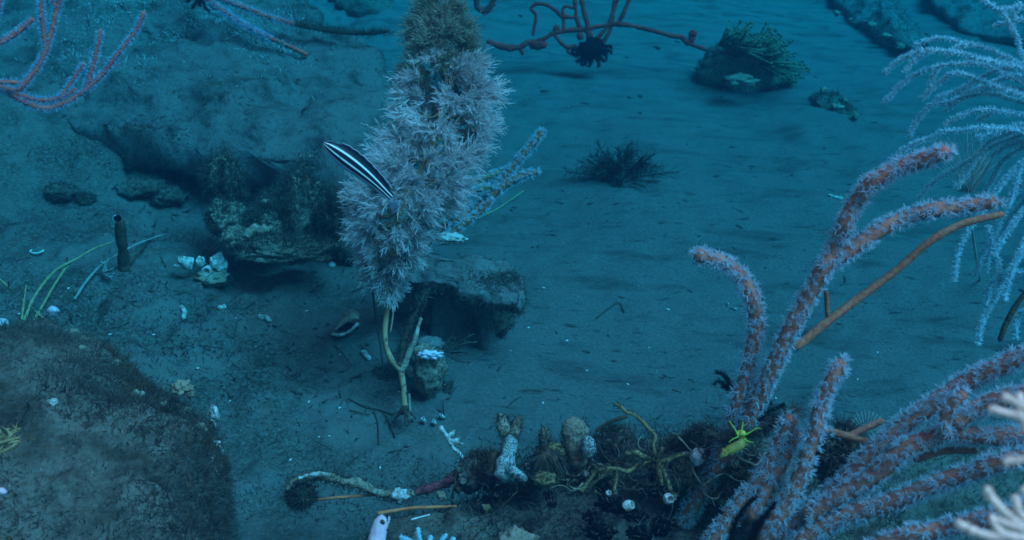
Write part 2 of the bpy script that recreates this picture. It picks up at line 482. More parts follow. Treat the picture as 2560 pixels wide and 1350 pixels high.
wp = on_plane(470, 110, **LEDGE)
whf = lambda C, N: (N[:, 2] > .6) * np.exp(-(((C[:, 0] - wp[0]) / .17) ** 2 + ((C[:, 1] - wp[1]) / .16) ** 2)) * np.clip(vnoise(C * 14, 5) + .25, 0, 1)
part("pale_tuft", turf(g_ledge, 9000, .008, .0011, whf, 3), mat("pale_tuft", (.32, .35, .34), (.52, .55, .54), 40, trans=.3), ledge, kind="stuff")
rustf = lambda C, N: (N[:, 2] > .5) * np.clip(vnoise(C * 9, 95) - .45, 0, 1)
part("rusty_turf", turf(g_ledge, 2500, .008, .0008, rustf, 4), M['turf_rust'], ledge, kind="stuff")

# the slab behind the foot of the bushy coral
g_mid = slab([(985, 672), (1040, 650), (1130, 640), (1230, 655), (1300, 700), (1310, 745), (1288, 768), (1215, 742), (1140, 722), (1070, 706), (1010, 700)],
             z0=.115, y0=1.5, s=.05, thick=.026, under=.60, base=.20, dome=.008, seed=12, n=160, rings=36, amp=.014, rough=.011, flare=.35)
mid = thing("rock_slab", "small rock slab with dark hollow below it behind the coral stem", "rock", on_plane(1140, 700, .0))
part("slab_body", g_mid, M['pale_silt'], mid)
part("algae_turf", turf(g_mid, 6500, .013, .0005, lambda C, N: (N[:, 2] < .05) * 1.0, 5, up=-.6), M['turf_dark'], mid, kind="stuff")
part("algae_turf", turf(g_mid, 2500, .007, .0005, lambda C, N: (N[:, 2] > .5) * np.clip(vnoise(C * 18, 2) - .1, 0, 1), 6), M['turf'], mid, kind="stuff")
for i_, (px_, py_, w_, h_) in enumerate([(1050, 770, 60, 42), (1120, 775, 62, 44), (1190, 785, 58, 40), (1245, 790, 36, 26)]):
    gk = ico(at(px_, py_ - 5, hdist(px_, py_ + 12)), (w_ * mpp(1.6), .045, h_ * mpp(1.6)), 4, .4, 2.6, 400 + i_)
    part("rubble", gk, M['rock'], mid); part("algae_turf", turf(gk, 900, .013, .0006, None, 400 + i_), M['turf_dark'], mid, kind="stuff")
kc = at(1262, 705, 1.66)
part("knob", ico(kc, (.016, .016, .024), 3, .35, 2.5, 5), M['crust'], mid)

# the boulder of the lower left corner
g_bl = slab([(-160, 860), (0, 842), (110, 833), (250, 850), (350, 885), (425, 965), (480, 1030), (520, 1130), (535, 1230), (530, 1330), (470, 1440), (200, 1500), (-220, 1480)],
            z0=.16, y0=.9, s=-.02, thick=.16, under=-.30, base=.36, dome=.06, seed=22, n=240, rings=80, amp=.020, rough=.008)
bl = thing("boulder", "big dark boulder with ragged algae filling the lower left corner", "rock", on_plane(200, 1150, .0))
part("boulder_body", g_bl, M['rock'], bl)
part("algae_turf", turf(g_bl, 90000, .013, .00050, lambda C, N: np.clip(vnoise(C * 8, 3) + .35, 0.05, 1), 7), M['turf'], bl, kind="stuff")
bp1 = on_plane(440, 960, .16, .9, -.02)
part("rusty_turf", turf(g_bl, 16000, .012, .0006, lambda C, N: np.clip(vnoise(C * 11, 31) - .25, 0, 1) + 2.5 * np.exp(-np.sum((C - bp1) ** 2, 1) / .0025), 8), M['turf_rust'], bl, kind="stuff")
BY = on_plane(300, 1225, .2)[1]
part("ragged_turf", turf(g_bl, 9000, .016, .0007, lambda C, N: sstep(BY, BY - .05, C[:, 1]) + .15 * (N[:, 2] < .45), 9, up=.0), M['turf_dark'], bl, kind="stuff")
part("ragged_turf", turf(g_bl, 4000, .016, .0007, lambda C, N: sstep(BY, BY - .05, C[:, 1]), 10, up=.2), M['turf'], bl, kind="stuff")

# the overgrown rubble ridge along the bottom
g_rd = slab([(880, 1440), (930, 1330), (1010, 1275), (1140, 1238), (1330, 1212), (1440, 1182), (1560, 1140), (1700, 1105), (1830, 1090), (1950, 1085), (2060, 1120),
             (2150, 1220), (2260, 1330), (2300, 1460), (1800, 1560), (1200, 1540)],
            z0=.085, y0=1.0, s=-.02, thick=.08, under=-.15, base=.22, dome=.03, seed=41, n=220, rings=60, amp=.018, rough=.012)
rd = thing("rubble_mound", "long low rubble mound matted with brown algae along the bottom", "rock", on_plane(1500, 1280, .0))
part("mound_body", g_rd, M['rock'], rd)
part("algae_turf", turf(g_rd, 60000, .013, .00055, lambda C, N: np.clip(vnoise(C * 9, 13) + .6, 0.1, 1), 11), M['turf'], rd, kind="stuff")
part("dark_turf", turf(g_rd, 9000, .016, .0006, lambda C, N: sstep(.22, .40, C[:, 0]) + .1, 12), M['turf_dark'], rd, kind="stuff")
part("rusty_turf", turf(g_rd, 4000, .010, .0006, lambda C, N: np.clip(vnoise(C * 13, 41) - .3, 0, 1), 13), M['turf_rust'], rd, kind="stuff")

# dark shelf below the lower right whips
g_rs = slab([(2150, 1150), (2300, 1110), (2480, 1090), (2700, 1080), (2800, 1250), (2700, 1500), (2300, 1520), (2120, 1380)],
            z0=.03, y0=1.0, s=.0, thick=.05, under=-.1, base=.14, dome=.01, seed=57, n=120, rings=30, amp=.014, rough=.008)
rs = thing("flat_rock", "dark flat rock in shade beneath the lower right whip coral arms", "rock", on_plane(2400, 1250, 0))
part("rock_body", g_rs, M['rock'], rs)
part("dark_turf", turf(g_rs, 9000, .012, .0006, None, 14), M['turf_dark'], rs, kind="stuff")

# encrusted lumps below the overhang
def lump(name, label, px, py, d, rx, ry, rz, seed, amp=.28, tl=.012, tn=3500, m='crust', tm='turf', sc=2.6, sub=5):
    d = d - .03 if 1.6 < d < 1.85 else d
    c = at(px, py, d); k = mpp(d)
    g = ico(c, (rx * k, ry * k, rz * k), sub, amp, sc, seed, 5)
    t = thing(name, label, "rock", c - np.array([0, 0, rz * k]))
    part("rock_body", g, M[m], t)
    part("algae_turf", turf(g, tn, tl, .0006, lambda C, N: np.clip(vnoise(C * 20, seed) + .5 + N[:, 2] * .5, .02, 1), seed), M[tm], t, kind="stuff")
    return t, g
l1, g1 = lump("encrusted_rock", "tall knobbly pillar tufted with pale algae in front of the dark overhang", 562, 465, 1.73, 42, 42, 75, 61, tl=.018, tn=4200)
l2, g2 = lump("encrusted_rock", "round fuzzy knob at the foot of the knobbly pillar", 568, 548, 1.70, 46, 44, 46, 62, tl=.010, tn=3000)
l3, g3 = lump("encrusted_rock", "pale crusted lump below the round fuzzy knob", 596, 596, 1.67, 42, 34, 30, 63, tl=.007, tn=900)
l4, g4 = lump("encrusted_rock", "large dark fuzzy rock mass left of the striped fish tail", 745, 540, 1.72, 88, 75, 92, 64, amp=.3, tl=.014, tn=9000, sc=2.2)
l5, g5 = lump("encrusted_rock", "squat brown fuzzy rock between the pillar and the dark rock mass", 665, 575, 1.69, 58, 46, 50, 65, tl=.012, tn=4500)
l6, g6 = lump("encrusted_rock", "dark fuzzy rock just below and left of the striped fish head", 785, 445, 1.80, 60, 55, 66, 66, tl=.016, tn=5000)
l7, g7 = lump("encrusted_rock", "low cream and brown crusted rock below the dark rock mass", 720, 622, 1.62, 110, 60, 26, 67, tl=.010, tn=5000, m='crust')
l8, g8 = lump("encrusted_rock", "dim fuzzy rock in the shade left of the pale coral bush", 850, 560, 1.68, 48, 50, 95, 68, tl=.012, tn=4200, m='rock')
c = at(648, 592, 1.625); part("crust_patch", ico(c, (.022, .012, .017), 4, .3, 3, 4), M['tan'], l5)
# silted lobes on the left bank
for (px, py, rx, rz, sd, lb) in [(365, 465, 60, 20, 71, "ribbed brown lobe lying on silt left of the knobbly pillar"),
                                 (425, 490, 38, 20, 72, "smaller brown lobe beside the ribbed brown lobe"),
                                 (215, 500, 22, 13, 73, "small rust brown lump on silt up from the dark upright tube"),
                                 (150, 480, 40, 16, 74, "low dark mound on the silt below the top left sea whip")]:
    d = hdist(px, py + rz * .6); lump("silted_rock", lb, px, py, d, rx, rx * .8, rz, sd, m='rock', tl=.007, tn=1200, sub=4)

# base rock of the bushy coral
l9, g9 = lump("encrusted_rock", "pale crusted rock at the foot of the coral stem", 1068, 925, 1.365, 46, 36, 66, 81, amp=.22, tl=.006, tn=900, m='crust')
l10, g10 = lump("encrusted_rock", "ragged dark brown clump under the pale rock at the coral foot", 1085, 995, 1.42, 70, 50, 36, 82, amp=.5, tl=.012, tn=2600, m='turf_dark', tm='turf_dark')
l11, g11 = lump("encrusted_rock", "ragged dark clump left of the coral foot", 970, 968, 1.45, 52, 45, 40, 83, amp=.5, tl=.012, tn=2600, m='turf_dark', tm='turf_dark')
cp = at(1075, 886, 1.335)
part("lilac_crust", ico(cp, (.013, .005, .0045), 4, .45, 3.5, 9), M['lilac_crust'], l9)
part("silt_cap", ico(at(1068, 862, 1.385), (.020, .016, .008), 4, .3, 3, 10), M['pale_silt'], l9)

# distant rocks
def far_rock(name, label, poly, z0, thick, seed, n=90, turfn=2500, **k):
    g = slab(poly, z0=z0, y0=2.5, s=k.get('s', 0), thick=thick, under=k.get('under', .1), base=thick * 2.2 + z0, dome=k.get('dome', .03), seed=seed, n=n, rings=24, amp=k.get('amp', .02), rough=.01)
    t = thing(name, label, "rock", on_plane(*np.mean(poly, 0), 0.0))
    part("rock_body", g, M[k.get('m', 'rock')], t)
    part("algae_turf", turf(g, turfn * 2, .012, .0008, None, seed), M['turf_dark'], t, kind="stuff")
    return t, g
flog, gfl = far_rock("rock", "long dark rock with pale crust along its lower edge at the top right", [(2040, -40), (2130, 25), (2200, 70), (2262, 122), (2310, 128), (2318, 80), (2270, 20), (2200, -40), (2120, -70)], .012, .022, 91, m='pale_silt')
for px, py, sx in [(2092, 33, 9), (2125, 50, 7), (2178, 62, 14), (2215, 90, 16), (2250, 115, 12)]:
    part("pale_crust", ico(on_plane(px, py, .025), (mpp(3.0) * sx * .8, .012, .007), 3, .5, 3, px), M['crust'], flog)
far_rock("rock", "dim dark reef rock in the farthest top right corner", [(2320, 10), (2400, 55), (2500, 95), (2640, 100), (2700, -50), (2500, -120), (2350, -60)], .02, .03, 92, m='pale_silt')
far_rock("rock", "dim dark rock patch at the top edge behind the olive coral crown", [(800, -30), (880, 25), (960, 30), (1000, -10), (940, -60)], .05, .08, 93, turfn=1500)
frb, gfb = far_rock("rock", "broken dark rubble beside the soft coral clump", [(2030, 240), (2070, 236), (2110, 250), (2145, 285), (2100, 294), (2050, 276)], .000, .010, 94, amp=.010, dome=.006, turfn=500)
for px, py, sx in [(2060, 226, 10), (2092, 268, 18), (2108, 250, 9), (2138, 290, 9)]:
    part("pale_crust", ico(on_plane(px, py, .012), (mpp(2.4) * sx * .8, .009, .007), 3, .6, 3, px), M['tan'], frb)

# ---------------------------------------------------------------- polyps and whip corals
def make_polyp(seed, nt=8, curl=.25, thick=.07):
    """eight-armed polyp, radius 1, opening along +Z"""
    r = np.random.default_rng(seed); G = []
    G.append(tube(np.array([[0, 0, -.35], [0, 0, .05], [0, 0, .2]]), [.30, .22, .16], 6, cap=True))
    for k in range(nt):
        a = 2 * np.pi * (k + r.uniform(-.25, .25)) / nt
        o = np.array([math.cos(a), math.sin(a), 0]); L = r.uniform(.72, 1.0); el = r.uniform(.7, 1.3)
        P = np.array([o * .12 + [0, 0, .12], o * .6 * L + [0, 0, .12 + el * .42], o * L + [0, 0, .12 + el * .75 - curl * r.uniform(0, .8)]])
        G.append(tube(P, [thick * 1.3, thick, thick * .25], 3, cap=False))
    return merge(*G)
POLYPS = [make_polyp(s) for s in range(5)]
POLYP_ME = [new_mesh("polyp", g[0], g[1], g[2], M['polyp'], False) for g in POLYPS]

def frame_from(N):
    N = norm(N); ref = norm(rng.normal(size=N.shape))
    U = norm(np.cross(N, ref)); return np.stack([U, np.cross(N, U), N], -1)      # columns
def stamp(geo, P, F, s):
    V, t, q = geo; N = len(P); nv = len(V)
    W = np.einsum('nij,vj->nvi', F, V) * s[:, None, None] + P[:, None]
    o = (np.arange(N) * nv)[:, None, None]
    return (W.reshape(-1, 3), (np.asarray(t)[None] + o).reshape(-1, 3) if t is not None else None,
            (np.asarray(q)[None] + o).reshape(-1, 4) if q is not None else None)

def path3(pts, n, d=None):
    """photo pixels (x, y, distance) -> world path"""
    P = np.array([p if len(p) == 3 else (*p, d) for p in pts], float)
    C = smooth_path(P, n)
    return np.array([at(*c) for c in C])

def seat(P, R, per, around, skip=(0, 1), dens=1.0, tipcap=True):
    """polyp seats on a tube: positions, normals, parameter"""
    T, U, Vv = frames(P)
    L = np.concatenate([[0], np.cumsum(np.linalg.norm(np.diff(P, axis=0), axis=1))])
    out_p, out_n = [], []
    rows = max(2, int(L[-1] / per))
    for i in range(rows):
        s = (i + .5) / rows
        if s < skip[0] or s > skip[1]: continue
        x = s * (len(P) - 1); a = int(x); b = min(a + 1, len(P) - 1); f = x - a
        c = P[a] * (1 - f) + P[b] * f; rr = R[a] * (1 - f) + R[b] * f
        m = around
        ph = rng.uniform(0, 6.28)
        for k in range(m):
            if rng.random() > dens: continue
            g = ph + 2 * np.pi * (k + rng.uniform(-.3, .3)) / m
            n = U[a] * math.cos(g) + Vv[a] * math.sin(g)
            out_p.append(c + n * rr * .95 + T[a] * rng.uniform(-.5, .5) * per); out_n.append(n + T[a] * rng.normal() * .25 + rng.normal(size=3) * .18)
    if tipcap and skip[1] >= 1:
        for k in range(5):
            n = T[-1] + rng.normal(size=3) * .5
            out_p.append(P[-1] + norm(n[None])[0] * R[-1] * .6); out_n.append(n)
    return np.array(out_p).reshape(-1, 3), norm(np.array(out_n).reshape(-1, 3))

def whip_coral(name, label, cat, base, branches, d, polyp_px, core='core', pm='polyp', single_polyps=0, group=None, per=.5, lump=.12, fringe=0):
    """branches: dicts pts, r (px, start/end), polyps (start, end) or None"""
    t = thing(name, label, cat, base, group)
    allp = []
    for b in branches:
        n = max(12, int(len(b['pts']) * 7))
        P = path3(b['pts'], n, b.get('d', d)); dm = np.linalg.norm(P.mean(0) - CAM)
        r0, r1 = b['r']; R = np.linspace(r0, r1, n) * mpp(dm)
        g = tube(P, R, 10, lump, 60 / dm ** .5, seed=int(abs(P[0, 0] * 1e4)) % 997)
        o = part("branch", g, M[b.get('m', core)], t)
        if b.get('polyps') and fringe:
            T, U, Vv = frames(P); k_ = mpp(dm)
            N = int(np.linalg.norm(np.diff(P, axis=0), axis=1).sum() / k_ * fringe)
            lo, hi = b['polyps']; u = (lo + rng.random(N) * (hi - lo)) * (n - 1.001); a = u.astype(int); f = (u - a)[:, None]
            g_ = rng.uniform(0, 6.28, N); D = U[a] * np.cos(g_)[:, None] + Vv[a] * np.sin(g_)[:, None]
            B = P[a] * (1 - f) + P[a + 1] * f + D * R[a][:, None] * .9
            part("polyp_cover", batch_spikes(B, D + rng.normal(size=(N, 3)) * .28, rng.uniform(.55, 1.1, N) * polyp_px * k_, .75 * k_), M[pm], o, False, kind="stuff")
        elif b.get('polyps'):
            ps = polyp_px * mpp(dm) * .5 * b.get('ps', 1)
            around = b.get('around', max(4, int(2 * np.pi * (R.mean() + ps * .4) / (ps * 1.45))))
            pp, pn = seat(P, R, ps * per * 2, around, b['polyps'], b.get('dens', .93))
            allp += [(p, nn, ps * rng.uniform(.6, 1.2), o) for p, nn in zip(pp, pn)]
    if not allp: return t
    sc = []
    for p, nn, s, o in allp:
        v = CAM - p; dd = np.linalg.norm(v)
        q = p - CAM; zz = q @ FWD; ix = 1280 + FPX * (q @ RGT) / zz; iy = 675 - FPX * (q @ UPV) / zz
        inside = 0 < ix < 2560 and 0 < iy < 1350
        sc.append((nn @ v / dd + .3) * s / dd if inside else -1)
    order = np.argsort(sc)[::-1]
    indiv = set(order[:single_polyps].tolist())
    byb = {}
    for i, (p, nn, s, o) in enumerate(allp):
        if i in indiv:
            F = frame_from(nn[None])[0]
            me = POLYP_ME[i % 5]
            c = bpy.data.objects.new("polyp", me); COL.objects.link(c); c.parent = o
            Mx = Matrix.Identity(4)
            for a in range(3):
                for bb in range(3): Mx[a][bb] = F[a, bb] * s
            Mx.translation = Vector(p - OFF[o.name]); c.matrix_basis = Mx
        else:
            byb.setdefault(o.name, (o, []))[1].append((p, nn, s, i))
    for o, L in byb.values():
        G = []
        for v in range(5):
            sub = [x for x in L if x[3] % 5 == v]
            if not sub: continue
            G.append(stamp(POLYPS[v], np.array([x[0] for x in sub]), frame_from(np.array([x[1] for x in sub])), np.array([x[2] for x in sub])))
        part("polyp_cover", merge(*G), M[pm], o, False, kind="stuff")
    return t

# the two big red whip corals of the right
FULL = (0, 1)
whip_coral("whip_coral", "tall red whip coral with pale star polyps standing right of centre", "coral", at(1715, 1300, 1.02), [
    dict(pts=[(1705, 1310, 1.02), (1750, 1235, 1.0), (1795, 1165, .98), (1818, 1090, .97), (1848, 1000, .95), (1874, 900, .94), (1888, 820, .93), (1880, 745, .92), (1850, 688, .92), (1800, 652, .91), (1742, 636, .90)], r=(20, 15), polyps=(.0, 1)),
    dict(pts=[(1800, 1160, .98), (1852, 1085, .96), (1905, 975, .94), (1960, 855, .92), (2010, 760, .91), (2060, 668, .90), (2092, 610, .90), (2112, 560, .89), (2136, 508, .89), (2186, 452, .88), (2262, 414, .88), (2366, 381, .87)], r=(20, 17), polyps=(.05, 1)),
    dict(pts=[(2062, 664, .905), (2128, 622, .91), (2190, 580, .92), (2260, 545, .93), (2330, 525, .93), (2410, 516, .94), (2488, 505, .94)], r=(18, 15), polyps=(.05, 1)),
    dict(pts=[(1985, 868, .93), (2012, 850, .935), (2074, 800, .94), (2157, 738, .95), (2240, 676, .96), (2323, 605, .97), (2406, 560, .98), (2506, 535, .99)], r=(11, 8), polyps=None, m='bare'),
    dict(pts=[(2066, 730, .93), (2067, 760, .935), (2070, 792, .94)], r=(6, 6), polyps=None, m='bare'),
], .93, 28, single_polyps=290)

whip_coral("whip_coral", "sprawling red whip coral with many starry arms in the lower right corner", "coral", at(1900, 1400, .93), [
    dict(pts=[(1760, 1400, .93), (1790, 1340, .92), (1850, 1262, .91), (1912, 1180, .90), (1948, 1105, .89), (1978, 1045, .88)], r=(19, 16), polyps=FULL),
    dict(pts=[(1880, 1400, .92), (1925, 1320, .90), (1975, 1240, .89), (2010, 1165, .88), (2036, 1080, .87), (2055, 1005, .865), (2085, 940, .86), (2104, 905, .86)], r=(20, 15), polyps=FULL),
    dict(pts=[(1880, 1290, .905), (1920, 1220, .90), (1960, 1150, .895), (1990, 1080, .89)], r=(18, 14), polyps=FULL),
    dict(pts=[(1960, 1400, .90), (2020, 1342, .89), (2114, 1291, .88), (2228, 1256, .87), (2330, 1213, .86), (2432, 1179, .85), (2513, 1152, .84), (2600, 1135, .84)], r=(22, 19), polyps=FULL),
    dict(pts=[(1930, 1345, .91), (1985, 1300, .905), (2045, 1262, .90), (2106, 1215, .895), (2147, 1170, .89), (2208, 1108, .885), (2290, 1040, .88), (2371, 987, .875), (2452, 937, .87), (2600, 875, .86)], r=(22, 20), polyps=FULL),
    dict(pts=[(2020, 1290, .89), (2110, 1235, .88), (2190, 1185, .87), (2262, 1122, .86), (2330, 1095, .86), (2371, 1083, .86), (2452, 1090, .855), (2600, 1090, .85)], r=(20, 20), polyps=FULL),
    dict(pts=[(2367, 1085, .85), (2363, 1040, .845), (2385, 1006, .84), (2410, 985, .84)], r=(16, 13), polyps=FULL),
    dict(pts=[(2385, 1056, .85), (2452, 1018, .85), (2513, 995, .845), (2600, 975, .84)], r=(20, 20), polyps=FULL),
    dict(pts=[(2160, 1385, .84), (2230, 1350, .835), (2300, 1333, .83), (2371, 1321, .83), (2452, 1303, .82), (2600, 1262, .81)], r=(20, 20), polyps=FULL),
    dict(pts=[(2030, 1066, .90), (2085, 1081, .90), (2167, 1105, .895)], r=(9, 8), polyps=(0, .6), m='bare', dens=.4, ps=.7),
    dict(pts=[(2120, 1092, .90), (2160, 1072, .90), (2206, 1052, .90)], r=(9, 8), polyps=None, m='core'),
    dict(pts=[(2290, 1148, .875), (2360, 1128, .87), (2440, 1126, .865)], r=(9, 8), polyps=None, m='core'),
], .88, 29, single_polyps=295)

# far whip corals
whip_coral("whip_coral", "pink red whip coral with curved arms in the top left corner", "coral", at(-170, 345, 1.62), [
    dict(pts=[(-170, 345), (-90, 250), (0, 218), (33, 240), (73, 260), (110, 271), (147, 263), (187, 243), (227, 213), (260, 180), (290, 140), (317, 107), (343, 70), (360, 30)], r=(8, 5), polyps=FULL),
    dict(pts=[(0, 220), (50, 237), (93, 250), (133, 248), (160, 240), (190, 222)], r=(6, 5), polyps=FULL, d=1.60),
    dict(pts=[(215, 218), (222, 195), (233, 160), (245, 115), (251, 75)], r=(6, 5), polyps=FULL),
    dict(pts=[(152, 243), (178, 205), (198, 176), (211, 158)], r=(5, 4), polyps=FULL),
    dict(pts=[(-90, 180), (-30, 125), (0, 107), (33, 87), (60, 67), (82, 48)], r=(7, 6), polyps=FULL),
    dict(pts=[(-20, 222), (30, 226), (53, 217), (90, 173), (113, 127), (130, 73), (143, 20), (158, -30)], r=(7, 6), polyps=FULL),
    dict(pts=[(115, 118), (107, 67), (103, 20), (106, -20)], r=(6, 5), polyps=FULL),
    dict(pts=[(143, 22), (134, 8), (130, -15)], r=(5, 5), polyps=FULL),
    dict(pts=[(-60, 225), (0, 206), (47, 207)], r=(6, 5), polyps=FULL, d=1.58),
    dict(pts=[(-90, 250), (-40, 120), (-6, 30), (0, -20)], r=(6, 5), polyps=FULL, d=1.58),
], 1.6, 10.5, core='core_far', pm='polyp_far', lump=.05, fringe=4.0)
whip_coral("whip_coral", "thin red whip coral reaching down from the top edge toward the bush", "coral", at(440, -130, 2.35), [
    dict(pts=[(440, -130, 2.35), (490, -40, 2.2), (530, 7, 2.12), (573, 37, 2.1), (613, 63, 2.08), (657, 87, 2.06), (693, 103, 2.05), (733, 120, 2.05), (768, 137, 2.05)], r=(7, 5), polyps=(.1, .78)),
    dict(pts=[(490, -40, 2.2), (563, 0, 2.15), (607, 17, 2.12), (657, 37, 2.1), (700, 50, 2.1), (737, 60, 2.1)], r=(7, 6), polyps=FULL),
    dict(pts=[(737, 60, 2.1), (773, 68, 2.1), (823, 77, 2.1), (873, 82, 2.1), (923, 83, 2.1), (967, 78, 2.1)], r=(5, 5), polyps=None, m='turf_rust'),
], 2.1, 8.5, core='core_far', pm='polyp_far', lump=.05, fringe=4.0)
fz = path3([(737, 60), (773, 68), (823, 77), (873, 82), (923, 83), (970, 78)], 60, 2.1)
o_ = [o for o in bpy.data.objects if o.get("label", "").startswith("thin red whip coral")][0]
k = rng.integers(0, 60, 900)
part("algae_fuzz", batch_spikes(fz[k] + rng.normal(size=(900, 3)) * .002, norm(rng.normal(size=(900, 3)) + [0, 0, .7]), rng.uniform(.006, .022, 900), .0006), M['turf'], o_, kind="stuff")

whip_coral("whip_coral", "short brown whip coral with blue white polyps poking out right of the bush", "coral", at(1030, 720, 1.55), [
    dict(pts=[(1030, 720, 1.56), (1060, 620, 1.56), (1110, 567, 1.56), (1150, 547, 1.56), (1183, 523, 1.56), (1210, 503, 1.56), (1240, 470, 1.56), (1267, 437, 1.56), (1293, 403, 1.56), (1320, 373, 1.56), (1340, 350, 1.56), (1355, 331, 1.56)], r=(11, 8), polyps=FULL, m='bare'),
    dict(pts=[(1225, 490), (1273, 457), (1307, 440), (1340, 430)], r=(10, 8), polyps=FULL, m='bare'),
    dict(pts=[(1110, 560), (1150, 510), (1167, 483), (1200, 473), (1240, 468)], r=(8, 7), polyps=FULL, m='ochre'),
    dict(pts=[(1160, 490), (1197, 453), (1233, 437), (1267, 427)], r=(8, 7), polyps=FULL, m='ochre', d=1.57),
    dict(pts=[(1120, 590), (1160, 560), (1200, 530), (1225, 500)], r=(8, 7), polyps=FULL, m='bare', d=1.53),
], 1.55, 19, single_polyps=250, pm='polyp', lump=.1)

# ---------------------------------------------------------------- the bushy black coral in the middle
BD = 1.33
def bpt(px, py, dd=0): return at(px, py, BD + dd)
spine = smooth_path(np.array([(975, 740, 0), (982, 690, 0), (978, 620, -.02), (990, 560, -.03), (1012, 500, -.03), (1048, 430, -.02), (1080, 370, 0), (1102, 300, .01), (1114, 230, .02), (1112, 150, .03), (1105, 60, .05), (1100, 20, .06)], float), 60)
bush = thing("bushy_coral", "tall bushy coral, feathery lilac white below and olive at its tip", "coral", hit(1012, 1025))
sp3 = np.array([at(a, b, BD + c) for a, b, c in spine])
part("spine", tube(sp3, np.linspace(.0035, .0012, 60), 7), M['stem'], bush)
stem = part("stem", tube(path3([(978, 725), (968, 780), (962, 830), (967, 870), (980, 902), (1001, 928), (1008, 960), (1011, 1000), (1013, 1030)], 40, BD), np.linspace(5.5, 8, 40) * mpp(BD), 10, .22, 110), M['stem'], bush)
part("side_stem", tube(path3([(1003, 930), (1020, 890), (1036, 850), (1047, 810), (1052, 795)], 24, BD), np.linspace(9, 4, 24) * mpp(BD), 9, .45, 120, 3), M['tan'], bush)
fs = path3([(1000, 915, BD), (1008, 860, BD + .01), (1028, 805, BD + .01), (1045, 770, BD + .01), (1064, 728, BD + .01)], 30)
fo = part("side_stem", tube(fs, np.linspace(9, 4, 30) * mpp(BD), 9, .35, 90, 5), M['brown'], bush)
k = rng.integers(0, 30, 700)
part("algae_fuzz", batch_spikes(fs[k] + rng.normal(size=(700, 3)) * .003, rng.normal(size=(700, 3)), rng.uniform(.004, .012, 700), .0005), M['turf'], fo, kind="stuff")
part("thin_strand", tube(path3([(930, 715), (936, 770), (945, 830), (953, 880), (958, 930)], 20, BD + .02), 2.6 * mpp(BD), 6), M['turf_dark'], bush)
part("thin_strand", tube(path3([(984, 740), (982, 790), (976, 830)], 10, BD + .02), 2.4 * mpp(BD), 6), M['stem'], bush)
part("thin_strand", tube(path3([(1023, 985), (1024, 1010), (1025, 1032)], 8, BD - .02), 3.4 * mpp(BD), 6), M['tan'], bush)

# outline of the crown: photo row -> left and right edge
ROWS = np.array([(-5, 1050, 1160), (50, 1003, 1195), (100, 992, 1212), (150, 990, 1205), (180, 985, 1215), (220, 980, 1262), (250, 975, 1262), (300, 950, 1262), (350, 925, 1252), (400, 905, 1238),
                 (450, 870, 1203), (500, 858, 1168), (550, 852, 1132), (600, 855, 1092), (650, 872, 1056), (700, 910, 1028), (735, 950, 1005)], float)
def spray(root, out, nm, nb, L, spread, fuzz, thick, blen):
    """a fan of fir-like twigs that leaves root along out"""
    out = norm(out[None])[0]; kk = mpp(BD); Kp = 6
    D = norm(out + rng.normal(size=(nm, 3)) * spread)
    Ls = L * rng.uniform(.65, 1.15, nm); side = rng.normal(size=(nm, 3)) * .3
    s = np.linspace(0, 1, Kp)
    P = root + D[:, None] * (Ls[:, None] * s)[..., None] + (side[:, None] * .5 + np.array([0, 0, -.12])) * (Ls[:, None] * s ** 2)[..., None]
    R = np.broadcast_to((thick * 1.15 * kk * np.linspace(1, .4, Kp))[None], (nm, Kp))
    G = [batch_tubes(P, R, 3)]
    # side branchlets
    u = np.linspace(.12, .97, nb)[None] + rng.normal(size=(nm, nb)) * .03; u = np.clip(u, 0, .985) * (Kp - 1)
    a = np.minimum(u.astype(int), Kp - 2); f = (u - a)[..., None]; ix = np.arange(nm)[:, None]
    B = (P[ix, a] * (1 - f) + P[ix, a + 1] * f).reshape(-1, 3); T = norm((P[ix, a + 1] - P[ix, a]).reshape(-1, 3))
    pl = np.repeat(norm(np.cross(D, rng.normal(size=D.shape))), nb, 0)
    sg = np.where(np.arange(nm * nb) % 2 == 0, 1, -1)[:, None]
    Db = norm(T * .95 + pl * sg * .62 + rng.normal(size=B.shape) * .22)
    Lb = blen * kk * rng.uniform(.6, 1.2, len(B)) * (1 - .45 * (u.reshape(-1) / (Kp - 1)))
    K2 = 4; s2 = np.linspace(0, 1, K2)
    Q = B[:, None] + Db[:, None] * (Lb[:, None] * s2)[..., None] + T[:, None] * (Lb[:, None] * s2 ** 2 * .25)[..., None]
    R2 = np.broadcast_to((thick * kk * np.array([.9, 1, .85, .3]))[None], (len(B), K2))
    G.append(batch_tubes(Q, R2, 3))
    u = rng.random((len(B), fuzz)) * (K2 - 1.001); a = u.astype(int); f = (u - a)[..., None]; ix = np.arange(len(B))[:, None]
    B2 = (Q[ix, a] * (1 - f) + Q[ix, a + 1] * f).reshape(-1, 3); T2 = norm((Q[ix, a + 1] - Q[ix, a]).reshape(-1, 3))
    G.append(batch_spikes(B2, norm(np.cross(T2, rng.normal(size=T2.shape)) + T2 * .5), rng.uniform(2.4, 4.6, len(B2)) * kk, .6 * kk))
    return merge(*G)
ns = 0
